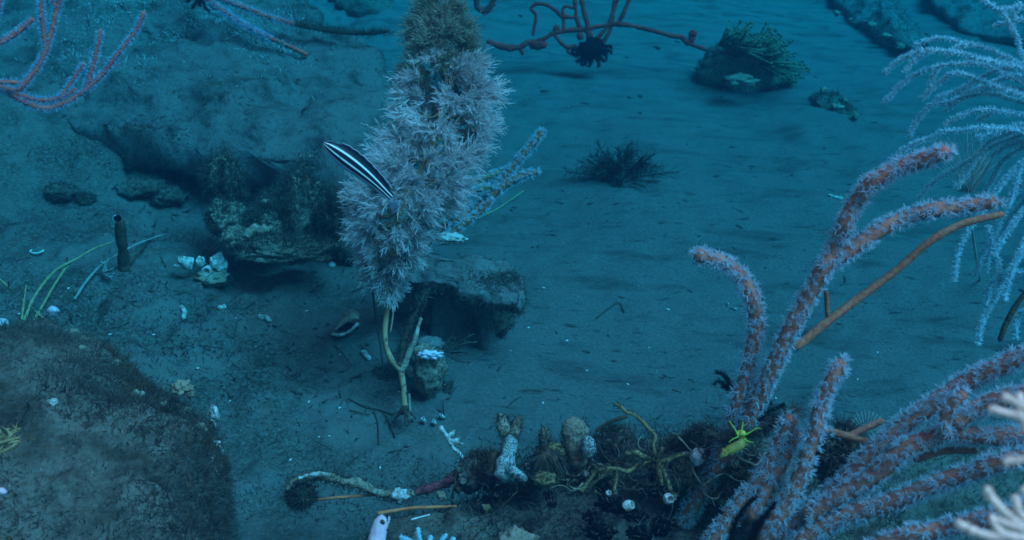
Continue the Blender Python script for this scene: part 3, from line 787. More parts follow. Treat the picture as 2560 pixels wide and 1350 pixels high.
for i in range(370):
    py = rng.uniform(22, 728) if i > 30 else rng.uniform(180, 620)
    l = np.interp(py, ROWS[:, 0], ROWS[:, 1]); r = np.interp(py, ROWS[:, 0], ROWS[:, 2])
    cx = np.interp(py, spine[:, 1][::-1], spine[:, 0][::-1]); cd = np.interp(py, spine[:, 1][::-1], spine[:, 2][::-1])
    ang = rng.uniform(0, 2 * np.pi)
    ux, uy = math.cos(ang), math.sin(ang)              # image-right, depth towards the camera
    half = (r - cx) if ux > 0 else (cx - l)
    depth_half = .5 * (r - l) * mpp(BD) * .85
    olive = py < 165 + rng.normal() * 14 or (py < 240 and rng.random() < .12 and ux < .2)
    L = (62 if not olive else 56) * mpp(BD) * min(1, .45 + half / 160) * (1 if py < 540 else .72)
    f = rng.uniform(.45, .80) * (1 if half > 30 else .6)
    rx = cx + ux * max(half - 48, 6) * f / .80
    root = at(rx, py + rng.normal() * 8, BD + cd - uy * max(depth_half - 46 * mpp(BD), 0.01) * f / .80)
    sp = sp3[np.argmin(np.abs(spine[:, 1] - py))]
    out = (root - sp); out = out / max(np.linalg.norm(out), 1e-6)
    out = out + np.array([0, 0, .30 if py < 560 else -.05]) + rng.normal(size=3) * .18
    if olive: out = out + np.array([0, 0, .25])
    g = spray(root, out, 11 if not olive else 12, 12, L * (1.0 if not olive else .85), .38 if not olive else .5, 4 if not olive else 2, 0.9 if not olive else .75, 25 if not olive else 26)
    part("twig_spray", g, M['bush_olive' if olive else 'bush'], bush, False)
    if i % 3 == 0:
        c = smooth_path(np.stack([sp, .5 * (sp + root) + np.array([0, 0, -.006]), root]), 8)
        part("limb", tube(c, np.linspace(2.6, 2.0, 8) * mpp(BD), 6), M['stem'], bush)

# ---------------------------------------------------------------- striped fish
def build_fish():
    hd, tl = at(809, 357, 1.13), at(978, 494, 1.15)
    ax = norm((tl - hd)[None])[0]; Lf = np.linalg.norm(tl - hd)
    view = norm((.5 * (hd + tl) - CAM)[None])[0]
    upv = norm(np.cross(view, ax)[None])[0]; upv = -upv if upv @ UPV < 0 else upv     # dorsal side: up and right
    lat = norm(np.cross(ax, upv)[None])[0]
    t = thing("fish", "slim black fish with white stripes swimming left of the pale coral bush", "fish", .5 * (hd + tl))
    s = np.array([0, .015, .04, .08, .14, .22, .32, .44, .56, .68, .80, .90, 1.0])
    top = np.array([.010, .032, .050, .068, .085, .096, .102, .100, .092, .080, .066, .055, .050]) * 1.02
    bot = np.array([.010, .030, .046, .064, .084, .102, .112, .108, .094, .076, .060, .050, .046]) * 1.0
    wid = np.array([.008, .025, .040, .055, .066, .072, .074, .072, .062, .050, .036, .024, .016])
    S2 = np.linspace(0, 1, 90); top, bot, wid = [np.interp(S2, s, a) for a in (top, bot, wid)]
    bow = -.030 * np.sin(np.pi * S2) - .02 * S2 ** 2 * 0
    NS = 48; a = np.linspace(0, 2 * np.pi, NS, endpoint=False)
    V, vv = [], []
    for i, x in enumerate(S2):
        c = hd + ax * Lf * x - upv * Lf * bow[i] * -1 * -1
        h = np.where(np.sin(a) > 0, top[i], bot[i])
        V.append(c + (upv[None] * (np.sin(a) * h)[:, None] + lat[None] * (np.cos(a) * wid[i])[:, None]) * Lf)
        vv.append(np.sin(a))
    V = np.concatenate(V); vv = np.concatenate(vv); ss = np.repeat(S2, NS)
    K = 90; i = np.arange(K - 1)[:, None] * NS; j = np.arange(NS)[None]; jn = (j + 1) % NS
    q = np.stack([i + j, i + jn, i + NS + jn, i + NS + j], -1).reshape(-1, 4)
    n = len(V); V = np.vstack([V, hd - ax * Lf * .006, tl]); vv = np.append(vv, [0, 0]); ss = np.append(ss, [0, 1])
    jj = np.arange(NS); jm = (jj + 1) % NS
    tr = np.vstack([np.stack([np.full(NS, n), jm, jj], 1), np.stack([np.full(NS, n + 1), (K - 1) * NS + jj, (K - 1) * NS + jm], 1)])
    m = bpy.data.materials.new("striped_skin"); m.use_nodes = True
    nd, lk = m.node_tree.nodes, m.node_tree.links
    at_ = nd.new("ShaderNodeAttribute"); at_.attribute_name = "band"
    cr = nd.new("ShaderNodeValToRGB"); E = cr.color_ramp.elements
    white, yel, blk, lil = (.82, .84, .86, 1), (.86, .84, .62, 1), (.008, .010, .022, 1), (.52, .48, .66, 1)
    stops = [(0, lil), (.17, lil), (.20, blk), (.325, blk), (.345, yel), (.405, white), (.425, blk), (.615, blk), (.635, white), (.715, yel), (.735, blk), (.985, blk), (1.0, white)]
    E[0].position, E[0].color = stops[0]; E[1].position, E[1].color = stops[-1]
    for p, c in stops[1:-1]:
        e = E.new(p); e.color = c
    lk.new(at_.outputs["Fac"], cr.inputs["Fac"]); pb = nd["Principled BSDF"]; lk.new(cr.outputs["Color"], pb.inputs["Base Color"])
    pb.inputs["Roughness"].default_value = .4; pb.inputs["Specular IOR Level"].default_value = .3
    b = part("body", (V, tr, q), m, t)
    h = np.sign(vv) * (1 - np.arccos(np.clip(np.abs(vv), 0, 1)) / (np.pi / 2))      # even bands round the body
    h = .62 * vv + .38 * h
    band = .5 + .5 * h
    # the belly is paler and deeper in the front half, the stripes converge to the snout
    at2 = b.data.attributes.new("band", 'FLOAT', 'POINT'); at2.data.foreach_set("value", band.astype(np.float32))
    def cen(x): return hd + ax * Lf * x - upv * Lf * np.interp(x, S2, bow)
    def fin(name, xs, h0, h1, m, side=1, th=.004):
        A, B = [], []
        for x in xs:
            c = cen(x); e = np.interp(x, S2, top if side > 0 else bot)
            A.append(c + upv * side * Lf * e * .95); B.append(c + upv * side * Lf * (e + np.interp(x, [xs[0], xs[0] + .06, xs[-1] - .1, xs[-1]], [h0, h1, h1, h0])) + ax * Lf * .015 + upv * Lf * .003 * math.sin(x * 60))
        A, B = np.array(A), np.array(B); w = lat * Lf * th
        Vv = np.vstack([A - w, A + w, B + w * .3, B - w * .3]); n = len(xs); ii = np.arange(n - 1)
        Q = np.vstack([np.stack([o1 + ii, o1 + ii + 1, o2 + ii + 1, o2 + ii], 1) for o1, o2 in ((0, 3 * n), (3 * n, 2 * n), (2 * n, n), (n, 0))])
        return part(name, (Vv, None, Q), m, t)
    fm = mat("dark_fin", (.010, .012, .026)); clear = mat("clear_fin", (.26, .36, .52), trans=.5, clear=.8); edge = mat("pale_fin_edge", (.72, .74, .80))
    dfin = fin("dorsal_fin", np.linspace(.13, .93, 60), .0, .034, fm)
    xs = np.linspace(.15, .92, 60)
    L_ = np.array([cen(x) + upv * Lf * (np.interp(x, S2, top) + .0345 + .003 * math.sin(x * 60)) + ax * Lf * .015 for x in xs])
    part("fin_edge", tube(L_, Lf * .0028, 5), edge, dfin)
    fin("anal_fin", np.linspace(.45, .92, 40), .0, .016, clear, -1)
    # tail fin: a soft rounded fan
    c = cen(1.0); rays = []
    angs = np.linspace(-.55, .45, 9)
    tip = np.array([c + (ax * math.cos(g) + upv * math.sin(g) - upv * .35) * Lf * .17 for g in angs]); root = np.array([c + upv * Lf * x for x in np.linspace(-.045, .045, 9)])
    w = lat * Lf * .004; n = 9; ii = np.arange(n - 1)
    Vv = np.vstack([root - w, root + w, tip + w * .3, tip - w * .3])
    Q = np.vstack([np.stack([o1 + ii, o1 + ii + 1, o2 + ii + 1, o2 + ii], 1) for o1, o2 in ((0, 3 * n), (3 * n, 2 * n), (2 * n, n), (n, 0))])
    part("tail_fin", (Vv, None, Q), clear, t)
    # pectoral fin and eye on the side we see
    sd = -lat if (-lat) @ view < 0 else lat
    c = cen(.20) - upv * Lf * .012 + sd * Lf * .074
    pe = np.array([c, c + ax * Lf * .03 - upv * Lf * .035 + sd * Lf * .012, c + ax * Lf * .055 - upv * Lf * .030 + sd * Lf * .015, c + ax * Lf * .05 - upv * Lf * .008 + sd * Lf * .010])
    V2 = np.vstack([pe, pe + sd * Lf * .003]); part("pectoral_fin", (V2, None, np.array([[0, 1, 2, 3], [7, 6, 5, 4], [0, 4, 5, 1], [1, 5, 6, 2], [2, 6, 7, 3], [3, 7, 4, 0]])), clear, t)
    for z in (1, -1):
        e = cen(.052) + upv * Lf * .012 + sd * z * Lf * .040
        eo = part("eye", ico(e, (Lf * .012,) * 3, 3, 0), mat("eye_ring", (.55, .60, .70), rough=.2), t)
        part("pupil", ico(e + sd * z * Lf * .005, (Lf * .0088,) * 3, 3, 0), M['black'], eo)
build_fish()

# ---------------------------------------------------------------- feathery white coral of the right edge
def feather(t, pts, d, r, plen, dens, pm, cm, nm="branch"):
    n = max(14, len(pts) * 8)
    P = path3(pts, n, d); dm = np.linalg.norm(P.mean(0) - CAM); k = mpp(dm)
    o = part(nm, tube(P, np.linspace(r * 1.25, r * .75, n) * k, 6), M[cm], t)
    L = np.linalg.norm(np.diff(P, axis=0), axis=1).sum() / k
    N = int(L * dens); T, U, Vv = frames(P)
    u = rng.random(N) * (n - 1.001); a = u.astype(int); f = (u - a)[:, None]
    g = rng.uniform(0, 6.28, N)
    D = U[a] * np.cos(g)[:, None] + Vv[a] * np.sin(g)[:, None]
    B = P[a] * (1 - f) + P[a + 1] * f + D * r * k * .7
    part("polyp_cover", batch_spikes(B, D + T[a] * rng.normal(size=(N, 1)) * .35, rng.uniform(.6, 1.15, N) * plen * k, 1.35 * k), M[pm], o, False, kind="stuff")
WB = [[(2210, 183), (2250, 150), (2300, 127), (2350, 127), (2400, 133), (2450, 147), (2517, 160), (2620, 190)],
      [(2260, 182), (2290, 147), (2325, 128)],
      [(2285, 115), (2333, 97), (2367, 97), (2417, 110), (2467, 120), (2517, 143), (2620, 200)],
      [(2364, 142), (2385, 122), (2415, 110)],
      [(2207, 260), (2237, 227), (2277, 193), (2327, 170), (2383, 160), (2433, 158), (2483, 170), (2620, 240)],
      [(2323, 217), (2332, 192), (2345, 168)],
      [(2303, 247), (2333, 220), (2360, 197), (2383, 182), (2417, 187), (2450, 200), (2550, 235), (2620, 260)],
      [(2273, 343), (2287, 310), (2313, 277), (2350, 243), (2400, 223), (2450, 197), (2500, 173), (2620, 160)],
      [(2363, 277), (2393, 253), (2433, 237), (2477, 235), (2517, 243), (2630, 280)],
      [(2360, 317), (2383, 297), (2417, 283), (2457, 273), (2500, 277), (2630, 300)],
      [(2447, 300), (2470, 287), (2490, 278)],
      [(2220, 407), (2250, 380), (2290, 357), (2333, 343), (2360, 327), (2410, 325), (2450, 318), (2490, 320), (2630, 330)],
      [(2437, -20), (2483, 17), (2510, 37), (2527, 63), (2543, 93), (2553, 133), (2590, 190), (2640, 280)],
      [(2483, 65), (2517, 57), (2570, 50), (2610, 90)], [(2497, 25), (2533, 20), (2580, 17)], [(2530, 50), (2540, 25), (2552, 5)],
      [(2300, 492), (2337, 452), (2374, 430), (2430, 400), (2490, 360), (2630, 310)],
      [(2385, 704), (2393, 640), (2407, 604), (2426, 567), (2470, 510), (2520, 440), (2630, 340)],
      [(2437, 689), (2459, 630), (2481, 600), (2500, 555), (2544, 474), (2640, 380)],
      [(2465, 680), (2475, 630), (2500, 590), (2545, 520), (2640, 420)],
      [(2444, 863), (2455, 807), (2481, 755), (2507, 707), (2530, 667), (2570, 620), (2650, 520)],
      [(2467, 770), (2474, 715), (2507, 689), (2530, 678), (2570, 678), (2650, 640)],
      [(2511, 752), (2522, 704), (2537, 659), (2565, 600), (2645, 480)],
      [(2500, 722), (2498, 659), (2481, 607), (2470, 563)],
      [(2541, 850), (2541, 800), (2565, 775), (2650, 740)],
      [(2480, 640), (2520, 580), (2555, 530), (2640, 440)], [(2390, 470), (2420, 430), (2450, 380), (2500, 340), (2630, 300)],
      [(2440, 520), (2480, 450), (2520, 390), (2640, 330)], [(2520, 520), (2540, 460), (2560, 410), (2640, 360)], [(2385, 232), (2450, 225), (2520, 220), (2630, 250)],
      [(2340, 262), (2400, 245), (2460, 215), (2540, 190), (2630, 220)], [(2440, 345), (2490, 330), (2560, 310), (2640, 320)], [(2480, 390), (2530, 360), (2640, 340)]]
wd = 1.12
wc = thing("feather_coral", "bright white feathery coral spreading in from the right edge", "coral", hit(2720, 1080))
trunk = [(2720, 1080, 1.15), (2690, 900, 1.14), (2655, 650, 1.13), (2640, 420, 1.12), (2630, 280, 1.12), (2600, 150, 1.12)]
part("trunk", tube(path3(trunk, 40), np.linspace(.008, .004, 40), 9, .1), M['white_core'], wc)
for i, b in enumerate(WB):
    off = (i * 37 % 11 - 5) * .008
    nb = [(x, y, wd + off * min(1, max(0, (2640 - x) / 200))) for x, y in b]
    feather(wc, nb, None, 3.0, 9.5, 3.0, 'white', 'white')

hy = thing("hydroid", "faint green thread hydroid between whip coral tip and white feathery coral", "hydroid", at(2420, 480, 1.3))
Bq = np.array([at(2420 + rng.normal() * 12, 480, 1.3) for _ in range(60)])
Eq = np.array([at(2420 + rng.uniform(-75, 85), 480 - rng.uniform(60, 150), 1.3 + rng.normal() * .03) for _ in range(60)])
s_ = np.linspace(0, 1, 6)[None, :, None]
part("thread", batch_tubes(Bq[:, None] * (1 - s_) + Eq[:, None] * s_ + rng.normal(size=(60, 1, 3)) * .008 * s_ ** 2, np.full((60, 6), .00035), 3), M['hydroid'], hy, kind="stuff")
part("stalk", tube(np.stack([at(2420, 478, 1.3), at(2425, 540, 1.32), at(2440, 640, 1.38), hit(2450, 700)]), .0015, 6), M['hydroid'], hy)
single("dead_branch", tube(path3([(2500, 850), (2520, 800), (2545, 755), (2600, 690)], 16, 1.2), 7 * mpp(1.2), 8, .3, 60), M['brown'], "dark brown dead branch beside the drooping white coral tips at right", "branch", at(2500, 850, 1.2))

# pale out-of-focus coral right in front of the lens
fc = thing("foreground_coral", "blurred cream coral fingers close to the lens at bottom right", "coral", at(2750, 1420, .42))
part("trunk", tube(path3([(2760, 1440), (2680, 1330), (2620, 1220), (2600, 1100)], 20, .42), .004, 9), M['cream'], fc)
for b in [[(2610, 1120), (2560, 1046), (2520, 1034), (2474, 1022)], [(2610, 1110), (2575, 1030), (2540, 1005), (2508, 990)], [(2640, 1190), (2580, 1150), (2540, 1152), (2509, 1154)],
          [(2660, 1330), (2560, 1312), (2515, 1283), (2487, 1253), (2465, 1220)], [(2670, 1360), (2551, 1345), (2475, 1340), (2430, 1326), (2393, 1307)],
          [(2600, 1310), (2552, 1286), (2540, 1240)], [(2610, 1200), (2590, 1090), (2560, 1060), (2548, 985)], [(2560, 1322), (2520, 1310), (2492, 1298)], [(2540, 1345), (2500, 1330), (2478, 1290)],
          [(2640, 1250), (2590, 1245), (2555, 1222)]]:
    feather(fc, b, .42, 10, 9, 1.6, 'cream', 'cream', "finger")

# ---------------------------------------------------------------- red rope sponge with the black feather star
SD = 2.55
rp = thing("rope_sponge", "dark red branching rope sponge lying across the far silt at top centre", "sponge", hit(1500, 140))
for pts, r in [([(1220, 103), (1250, 115), (1277, 118), (1297, 118), (1317, 107), (1343, 103), (1367, 93), (1390, 80), (1433, 75), (1467, 72), (1500, 65), (1543, 60), (1583, 65), (1633, 77), (1683, 90), (1707, 93), (1720, 107), (1763, 123)], (7, 5)),
               ([(1296, 118), (1302, 126), (1307, 136)], (5, 4)),
               ([(1332, 88), (1340, 40), (1328, 23), (1337, 12), (1360, 10), (1380, 20), (1400, 37), (1408, 50), (1410, 77)], (4, 5)),
               ([(1408, 47), (1408, 23), (1417, 15), (1433, 20), (1438, 7), (1433, -15)], (4.5, 4)), ([(1412, 43), (1433, 43), (1440, 33), (1435, -10)], (5, 4)),
               ([(1450, -20), (1460, 30), (1467, 57), (1472, 95)], (5, 6)), ([(1440, 42), (1448, 66), (1466, 78)], (5, 5)),
               ([(1550, -20), (1533, 30), (1523, 57), (1507, 80), (1490, 97)], (5, 5)), ([(1536, 0), (1527, 67), (1507, 110), (1502, 133)], (5, 5)),
               ([(1578, -15), (1558, 33), (1545, 60)], (5, 5)), ([(1388, 88), (1403, 107), (1420, 117), (1440, 115)], (5, 5)), ([(1415, 115), (1423, 131), (1440, 137)], (4, 4)),
               ([(1700, 93), (1712, 104), (1720, 112)], (4, 4))]:
    n = len(pts) * 8
    part("branch", tube(path3(pts, n, SD), np.linspace(r[0], r[1], n) * mpp(SD), 9, .30, 70, len(pts)), M['red'], rp)
for px, py, rx, rz in [(1345, 112, 24, 11), (1276, 122, 11, 7), (1392, 72, 10, 11), (1732, 84, 11, 9), (1729, 99, 8, 9), (1450, 90, 9, 10), (1474, 88, 8, 10), (1255, 116, 12, 6)]:
    part("lobe", ico(at(px, py, SD), (rx * mpp(SD), rx * .7 * mpp(SD), rz * mpp(SD)), 3, .25, 3, px), M['red'], rp)
sb = thing("rope_sponge", "small red sponge knot at the top edge behind the olive coral crown", "sponge", hit(1210, 40))
for pts in ([(1190, -10), (1192, 15), (1205, 28)], [(1235, -5), (1222, 18), (1205, 28)], [(1235, 8), (1220, 24), (1208, 32)]):
    part("branch", tube(path3(pts, 14, 2.85), 7 * mpp(2.85), 8, .3, 60), M['red'], sb)

def feather_star(label, base, arms, d, pin, m='black', r=2.6, core=None, dens=.42):
    """crinoid: arms as px paths with comb pinnules"""
    t = thing("feather_star", label, "feather star", base)
    for pts in arms:
        n = max(16, len(pts) * 9); P = path3(pts, n, d); dm = np.linalg.norm(P.mean(0) - CAM); k = mpp(dm)
        o = part("arm", tube(P, np.linspace(r, r * .4, n) * k, 6), M[m], t)
        L = np.linalg.norm(np.diff(P, axis=0), axis=1).sum() / k
        N = max(8, int(L * dens)); T, U, Vv = frames(P)
        side = norm(np.cross(T, np.broadcast_to(FWD, T.shape)))
        G = []
        for sgn in (1, -1):
            u = (np.arange(N) + .5) / N * (n - 1.001); a = u.astype(int); f = (u - a)[:, None]
            B = P[a] * (1 - f) + P[a + 1] * f
            D = norm(side[a] * sgn + T[a] * .55 + rng.normal(size=(N, 3)) * .12)
            ln = pin * k * (1 - .5 * (np.arange(N) / N)) * rng.uniform(.8, 1.1, N)
            s = np.linspace(0, 1, 4)
            Q = B[:, None] + D[:, None] * (ln[:, None] * s)[..., None] + T[a][:, None] * (ln[:, None] * s ** 2 * .4)[..., None]
            G.append(batch_tubes(Q, np.full((N, 4), 1.15 * k) * np.array([1, .9, .7, .2]), 3))
        part("pinnule_comb", merge(*G), M[m], o, False)
    if core: part("centre", ico(at(core[0], core[1], d), (core[2] * mpp(d),) * 3, 3, .3, 3, 3), M[m], t)
    return t
arms = []
for i in range(26):
    a = i / 26 * 2 * np.pi + rng.uniform(-.1, .1); R_ = rng.uniform(32, 50) * (1.0 if math.sin(a) > -.3 else .7)
    cx_, cy_ = 1478, 122
    e = (cx_ + R_ * 1.05 * math.cos(a), cy_ + R_ * .85 * math.sin(a) + 4)
    w = a + rng.choice([-1, 1]) * .7
    arms.append([(cx_, cy_), (.5 * (cx_ + e[0]), .5 * (cy_ + e[1]) - 3), e, (e[0] + 9 * math.cos(w) - 6 * math.cos(a), e[1] + 9 * math.sin(w) - 5 * math.sin(a))])
feather_star("black feather star curled in a ball on the red rope sponge", at(1478, 160, SD - .02), arms, SD - .02, 9, r=4.2, core=(1478, 122, 27), dens=.5)
feather_star("black feather star peeking over the top edge above the thin red whip", at(500, -15, 2.14), [[(505, -18), (495, 0), (486, 12), (480, 22)], [(508, -18), (508, 5), (514, 20), (525, 28)], [(510, -18), (520, 5), (530, 18), (534, 24)], [(505, -18), (500, 4), (499, 16)], [(500, -18), (478, -4), (468, 6)]], 2.14, 9, r=2.6)
feather_star("black feather star arms splayed over the lower right whip coral", at(1850, 1400, .79), [[(1815, 1400), (1828, 1345), (1842, 1300), (1868, 1262), (1893, 1240)], [(1860, 1400), (1885, 1345), (1900, 1310), (1922, 1280), (1938, 1255)], [(1838, 1400), (1870, 1360), (1888, 1318), (1906, 1290)]], .79, 16, r=6)
feather_star("small dark feather star peeking out left of the tall red whip", at(1835, 990, .985), [[(1840, 985), (1822, 955), (1806, 935), (1788, 930)], [(1840, 985), (1815, 965), (1795, 952), (1785, 962)], [(1840, 985), (1820, 972), (1806, 965)]], .985, 13, r=2.2)
feather_star("dark feather star tucked between the red whips behind the yellow cucumber", at(1905, 1075, .99), [[(1890, 1070), (1905, 1045), (1930, 1025), (1962, 1012)], [(1890, 1070), (1910, 1050), (1940, 1040), (1966, 1032)], [(1890, 1070), (1898, 1040), (1910, 1018), (1930, 1008)], [(1890, 1070), (1915, 1062), (1945, 1055)], [(1890, 1070), (1893, 1040), (1900, 1020)]], .99, 15, r=3)
sf = thing("feather_fan", "pale green feathery fan behind the lower right whips", "hydroid", at(2170, 1085, 1.1))
for i, a in enumerate(np.linspace(-1.3, 1.2, 13)):
    e = (2165 + 50 * math.sin(a), 1080 - 52 * math.cos(a))
    part("plume", merge(tube(path3([(2165, 1085), (.5 * (2165 + e[0]), .5 * (1085 + e[1])), e], 10, 1.1), 1.6 * mpp(1.1), 5),
                        batch_spikes(path3([(2165, 1085), e], 60, 1.1), rng.normal(size=(60, 3)), 9 * mpp(1.1), .5 * mpp(1.1))), M['hydroid'], sf)

# ---------------------------------------------------------------- soft coral clump on its rock
ct = thing("soft_coral", "olive clump of soft coral fingers on a round rock up right of centre", "coral", hit(1860, 225))
CD = hdist(1862, 205)
g = ico(at(1862, 178, CD), (108 * mpp(CD), 85 * mpp(CD), 72 * mpp(CD)), 5, .22, 2.2, 4, 5)
part("rock_base", g, M['crust'], ct)
part("algae_turf", turf(g, 4500, .012, .0009, None, 4), M['turf_dark'], ct, kind="stuff")
part("pale_edge", ico(at(1850, 200, CD - .17), (.034, .014, .014), 4, .4, 3, 12), M['crust'], ct)
for i in range(200):
    u, v = rng.random(), rng.random()
    bx, by = 1788 + 120 * u + 30 * v, 112 + 55 * v * u + 25 * u
    ln = rng.uniform(.7, 1.15)
    ex, ey = bx + (40 + 58 * v) * ln - 14 * (1 - u), by - (30 - 44 * v) * ln + 13 * rng.normal() - 22 * (1 - v)
    dd = CD - .10 + rng.normal() * .05
    P = path3([(bx, by, CD - .05), (.5 * (bx + ex), .5 * (by + ey) - 3, dd), (ex, ey, dd)], 8)
    so = part("finger", tube(P, np.linspace(2.3, 1.5, 8) * mpp(CD), 5), M['soft'], ct)
    part("polyp_head", ico(P[-1], (rng.uniform(2.6, 4) * mpp(CD),) * 3, 2, .5, 4, i), M['soft'], so)

# dark hydroid bush on the open slope
hb = thing("hydroid_bush", "dark wispy bush growing on the open silt slope right of the coral", "hydroid", hit(1540, 450))
b0 = hit(1545, 445)
for i in range(60):
    a = rng.uniform(0, 2 * np.pi); el = rng.uniform(.15, 1.4); Lh = rng.uniform(.05, .085)
    D0 = np.array([math.cos(a) * math.cos(el) * 1.35, math.sin(a) * math.cos(el), math.sin(el) * .75]) * Lh
    g = []
    ts = rng.random(46)[:, None]
    B = b0 + D0 * ts
    Dn = norm(norm(D0[None]) * .6 + rng.normal(size=(46, 3)) * .55)
    s = np.linspace(0, 1, 4); Ls = rng.uniform(.010, .024, 46)
    P = B[:, None] + Dn[:, None] * (Ls[:, None] * s)[..., None]
    g = merge(batch_tubes(P, np.full((46, 4), .0006) * np.array([1, .9, .7, .3]), 3), tube(np.stack([b0, b0 + D0 * .5, b0 + D0]), .0012, 5))
    part("frond", g, M['turf'], hb, False)

# ---------------------------------------------------------------- yellow sea cucumber and its perch
pz = .93
perch = thing("overgrown_branch", "algae grown dead branch that carries the yellow sea cucumber", "branch", at(1700, 1130, 1.0))
pp = path3([(1640, 1150, 1.0), (1700, 1110, .99), (1740, 1078, .97), (1768, 1072, .96), (1792, 1094, .95), (1830, 1098, .94), (1880, 1084, .93), (1930, 1062, .92), (1992, 1028, .91)], 60)
part("wood", tube(pp, np.linspace(9, 7, 60) * mpp(.95), 9, .4, 60), M['brown'], perch)
k = rng.integers(0, 60, 2600)
part("algae_fuzz", batch_blades(pp[k] + rng.normal(size=(2600, 3)) * .002, rng.normal(size=(2600, 3)), rng.uniform(.004, .012, 2600), .0004, rng.normal(size=(2600, 3)) * .6), M['turf'], perch, kind="stuff")
cu = thing("sea_cucumber", "small bright yellow sea cucumber clinging to the overgrown branch", "sea cucumber", at(1835, 1130, pz))
cb = path3([(1803, 1142), (1818, 1128), (1838, 1119), (1853, 1110), (1860, 1098), (1856, 1088)], 30, pz)
rr = np.interp(np.linspace(0, 1, 30), [0, .1, .35, .7, .9, 1], [3, 8, 11, 12, 10, 6]) * mpp(pz)
gb = tube(cb, rr, 12, .12, 150)
cbody = part("body", gb, M['yellow'], cu)
P, N = scatter(gb, 46, None, 3)
part("papillae", batch_spikes(P, N, 6.5 * mpp(pz), 2.4 * mpp(pz)), M['yellow'], cbody, kind="stuff")
for pts in ([(1846, 1090), (1838, 1074), (1830, 1062), (1822, 1052)], [(1852, 1088), (1855, 1072), (1857, 1056)], [(1846, 1092), (1832, 1098), (1822, 1106)], [(1860, 1098), (1872, 1104), (1884, 1106)], [(1858, 1090), (1876, 1080), (1892, 1070), (1902, 1072)]):
    part("tentacle", tube(path3(pts, 12, pz - .015), np.linspace(2.2, 1.0, 12) * mpp(pz), 5, .2, 300), M['lime'], cu)
part("collar", tube(path3([(1842, 1086), (1852, 1084), (1862, 1086)], 10, pz - .012), np.array([5, 7, 8, 9, 9, 9, 8, 8, 7, 5]) * mpp(pz), 9, .3, 200), M['yellow'], cu)

# ---------------------------------------------------------------- ochre branching sponge
oc = thing("branching_sponge", "ochre star shaped branching sponge with one long arm on the rubble mound", "sponge", at(1640, 1180, 1.02))
for pts, r in [([(1640, 1145), (1637, 1128), (1633, 1110), (1637, 1089), (1619, 1069), (1604, 1051), (1584, 1036), (1566, 1030), (1554, 1018), (1536, 1009)], (7, 4)),
               ([(1640, 1148), (1607, 1140), (1590, 1131), (1564, 1134)], (7, 6)), ([(1638, 1149), (1613, 1157), (1601, 1170)], (7, 6)),
               ([(1640, 1146), (1650, 1130), (1656, 1120)], (7, 6)), ([(1638, 1142), (1628, 1130), (1621, 1122)], (5, 4)),
               ([(1643, 1151), (1667, 1151), (1684, 1143), (1710, 1134)], (7, 6)), ([(1640, 1150), (1655, 1170), (1668, 1200), (1676, 1225)], (7, 6)),
               ([(1642, 1150), (1648, 1180), (1655, 1215)], (8, 7))]:
    n = len(pts) * 8
    part("arm", tube(path3(pts, n, .97), np.linspace(*r, n) * .8 * mpp(1.0), 9, .3, 110, len(pts)), M['ochre'], oc)
o2 = thing("branching_sponge", "ochre forked sponge left of the star shaped sponge", "sponge", at(1500, 1215, 1.02))
for pts in ([(1600, 1160), (1570, 1178), (1542, 1172), (1519, 1171), (1495, 1175), (1477, 1196), (1453, 1228)], [(1545, 1178), (1539, 1202), (1536, 1223), (1543, 1246)], [(1495, 1176), (1487, 1165), (1480, 1160)], [(1519, 1172), (1500, 1195), (1478, 1215)]):
    n = len(pts) * 8
    part("arm", tube(path3(pts, n, .975), np.linspace(5.5, 4, n) * mpp(1.0), 9, .3, 110, len(pts)), M['ochre'], o2)
single("stick", tube(path3([(1490, 1078), (1520, 1058), (1568, 1040)], 12, 1.06), 5 * mpp(1.06), 7, .2, 90), M['brown'], "short brown stick behind the long ochre sponge arm", "stick", at(1490, 1078, 1.06))

# black and other sponges on the mound
blk = [(1372, 1238, 17, 13), (1380, 1262, 12, 9), (1630, 1187, 12, 19), (1645, 1228, 22, 18), (1510, 1215, 17, 26), (1528, 1258, 40, 24), (1478, 1292, 22, 22), (1500, 1330, 38, 24), (1590, 1290, 30, 16), (1652, 1318, 26, 32), (1600, 1335, 34, 20), (1550, 1268, 26, 18)]
for i, (px, py, rx, rz) in enumerate(blk):
    d = .975 - .0002 * (py - 1200)
    lb = ["small round black sponge alone on the algae mat left of the others", "tiny black sponge just below the lone round one", "black oval sponge under the star shaped ochre sponge", "black sponge beside a white cup below the ochre star",
          "upright black sponge under the forked ochre sponge", "wide black sponge with pale cup on its right", "black angular sponge at the left of the bottom cluster", "broad black sponge at the bottom edge left",
          "black sponge in the middle of the bottom cluster", "black sponge at the right end of the bottom cluster", "flat black sponge at the bottom edge right", "black sponge wedged between the wide one and the middle one"][i]
    c = at(px, py, d); k_ = mpp(d)
    gk = ico(c, (rx * .88 * k_, rx * .55 * k_, rz * .85 * k_), 4, .42, 3.0, 200 + i)
    bo = single("black_sponge", gk, M['black'], lb, "sponge", c - np.array([0, 0, rz * k_]), "black sponges on the rubble mound")
    part("algae_turf", turf(gk, 70, .009, .0005, lambda C, N: (N[:, 2] > .2) * 1.0 + .15, 200 + i), M['turf'], bo, kind="stuff")
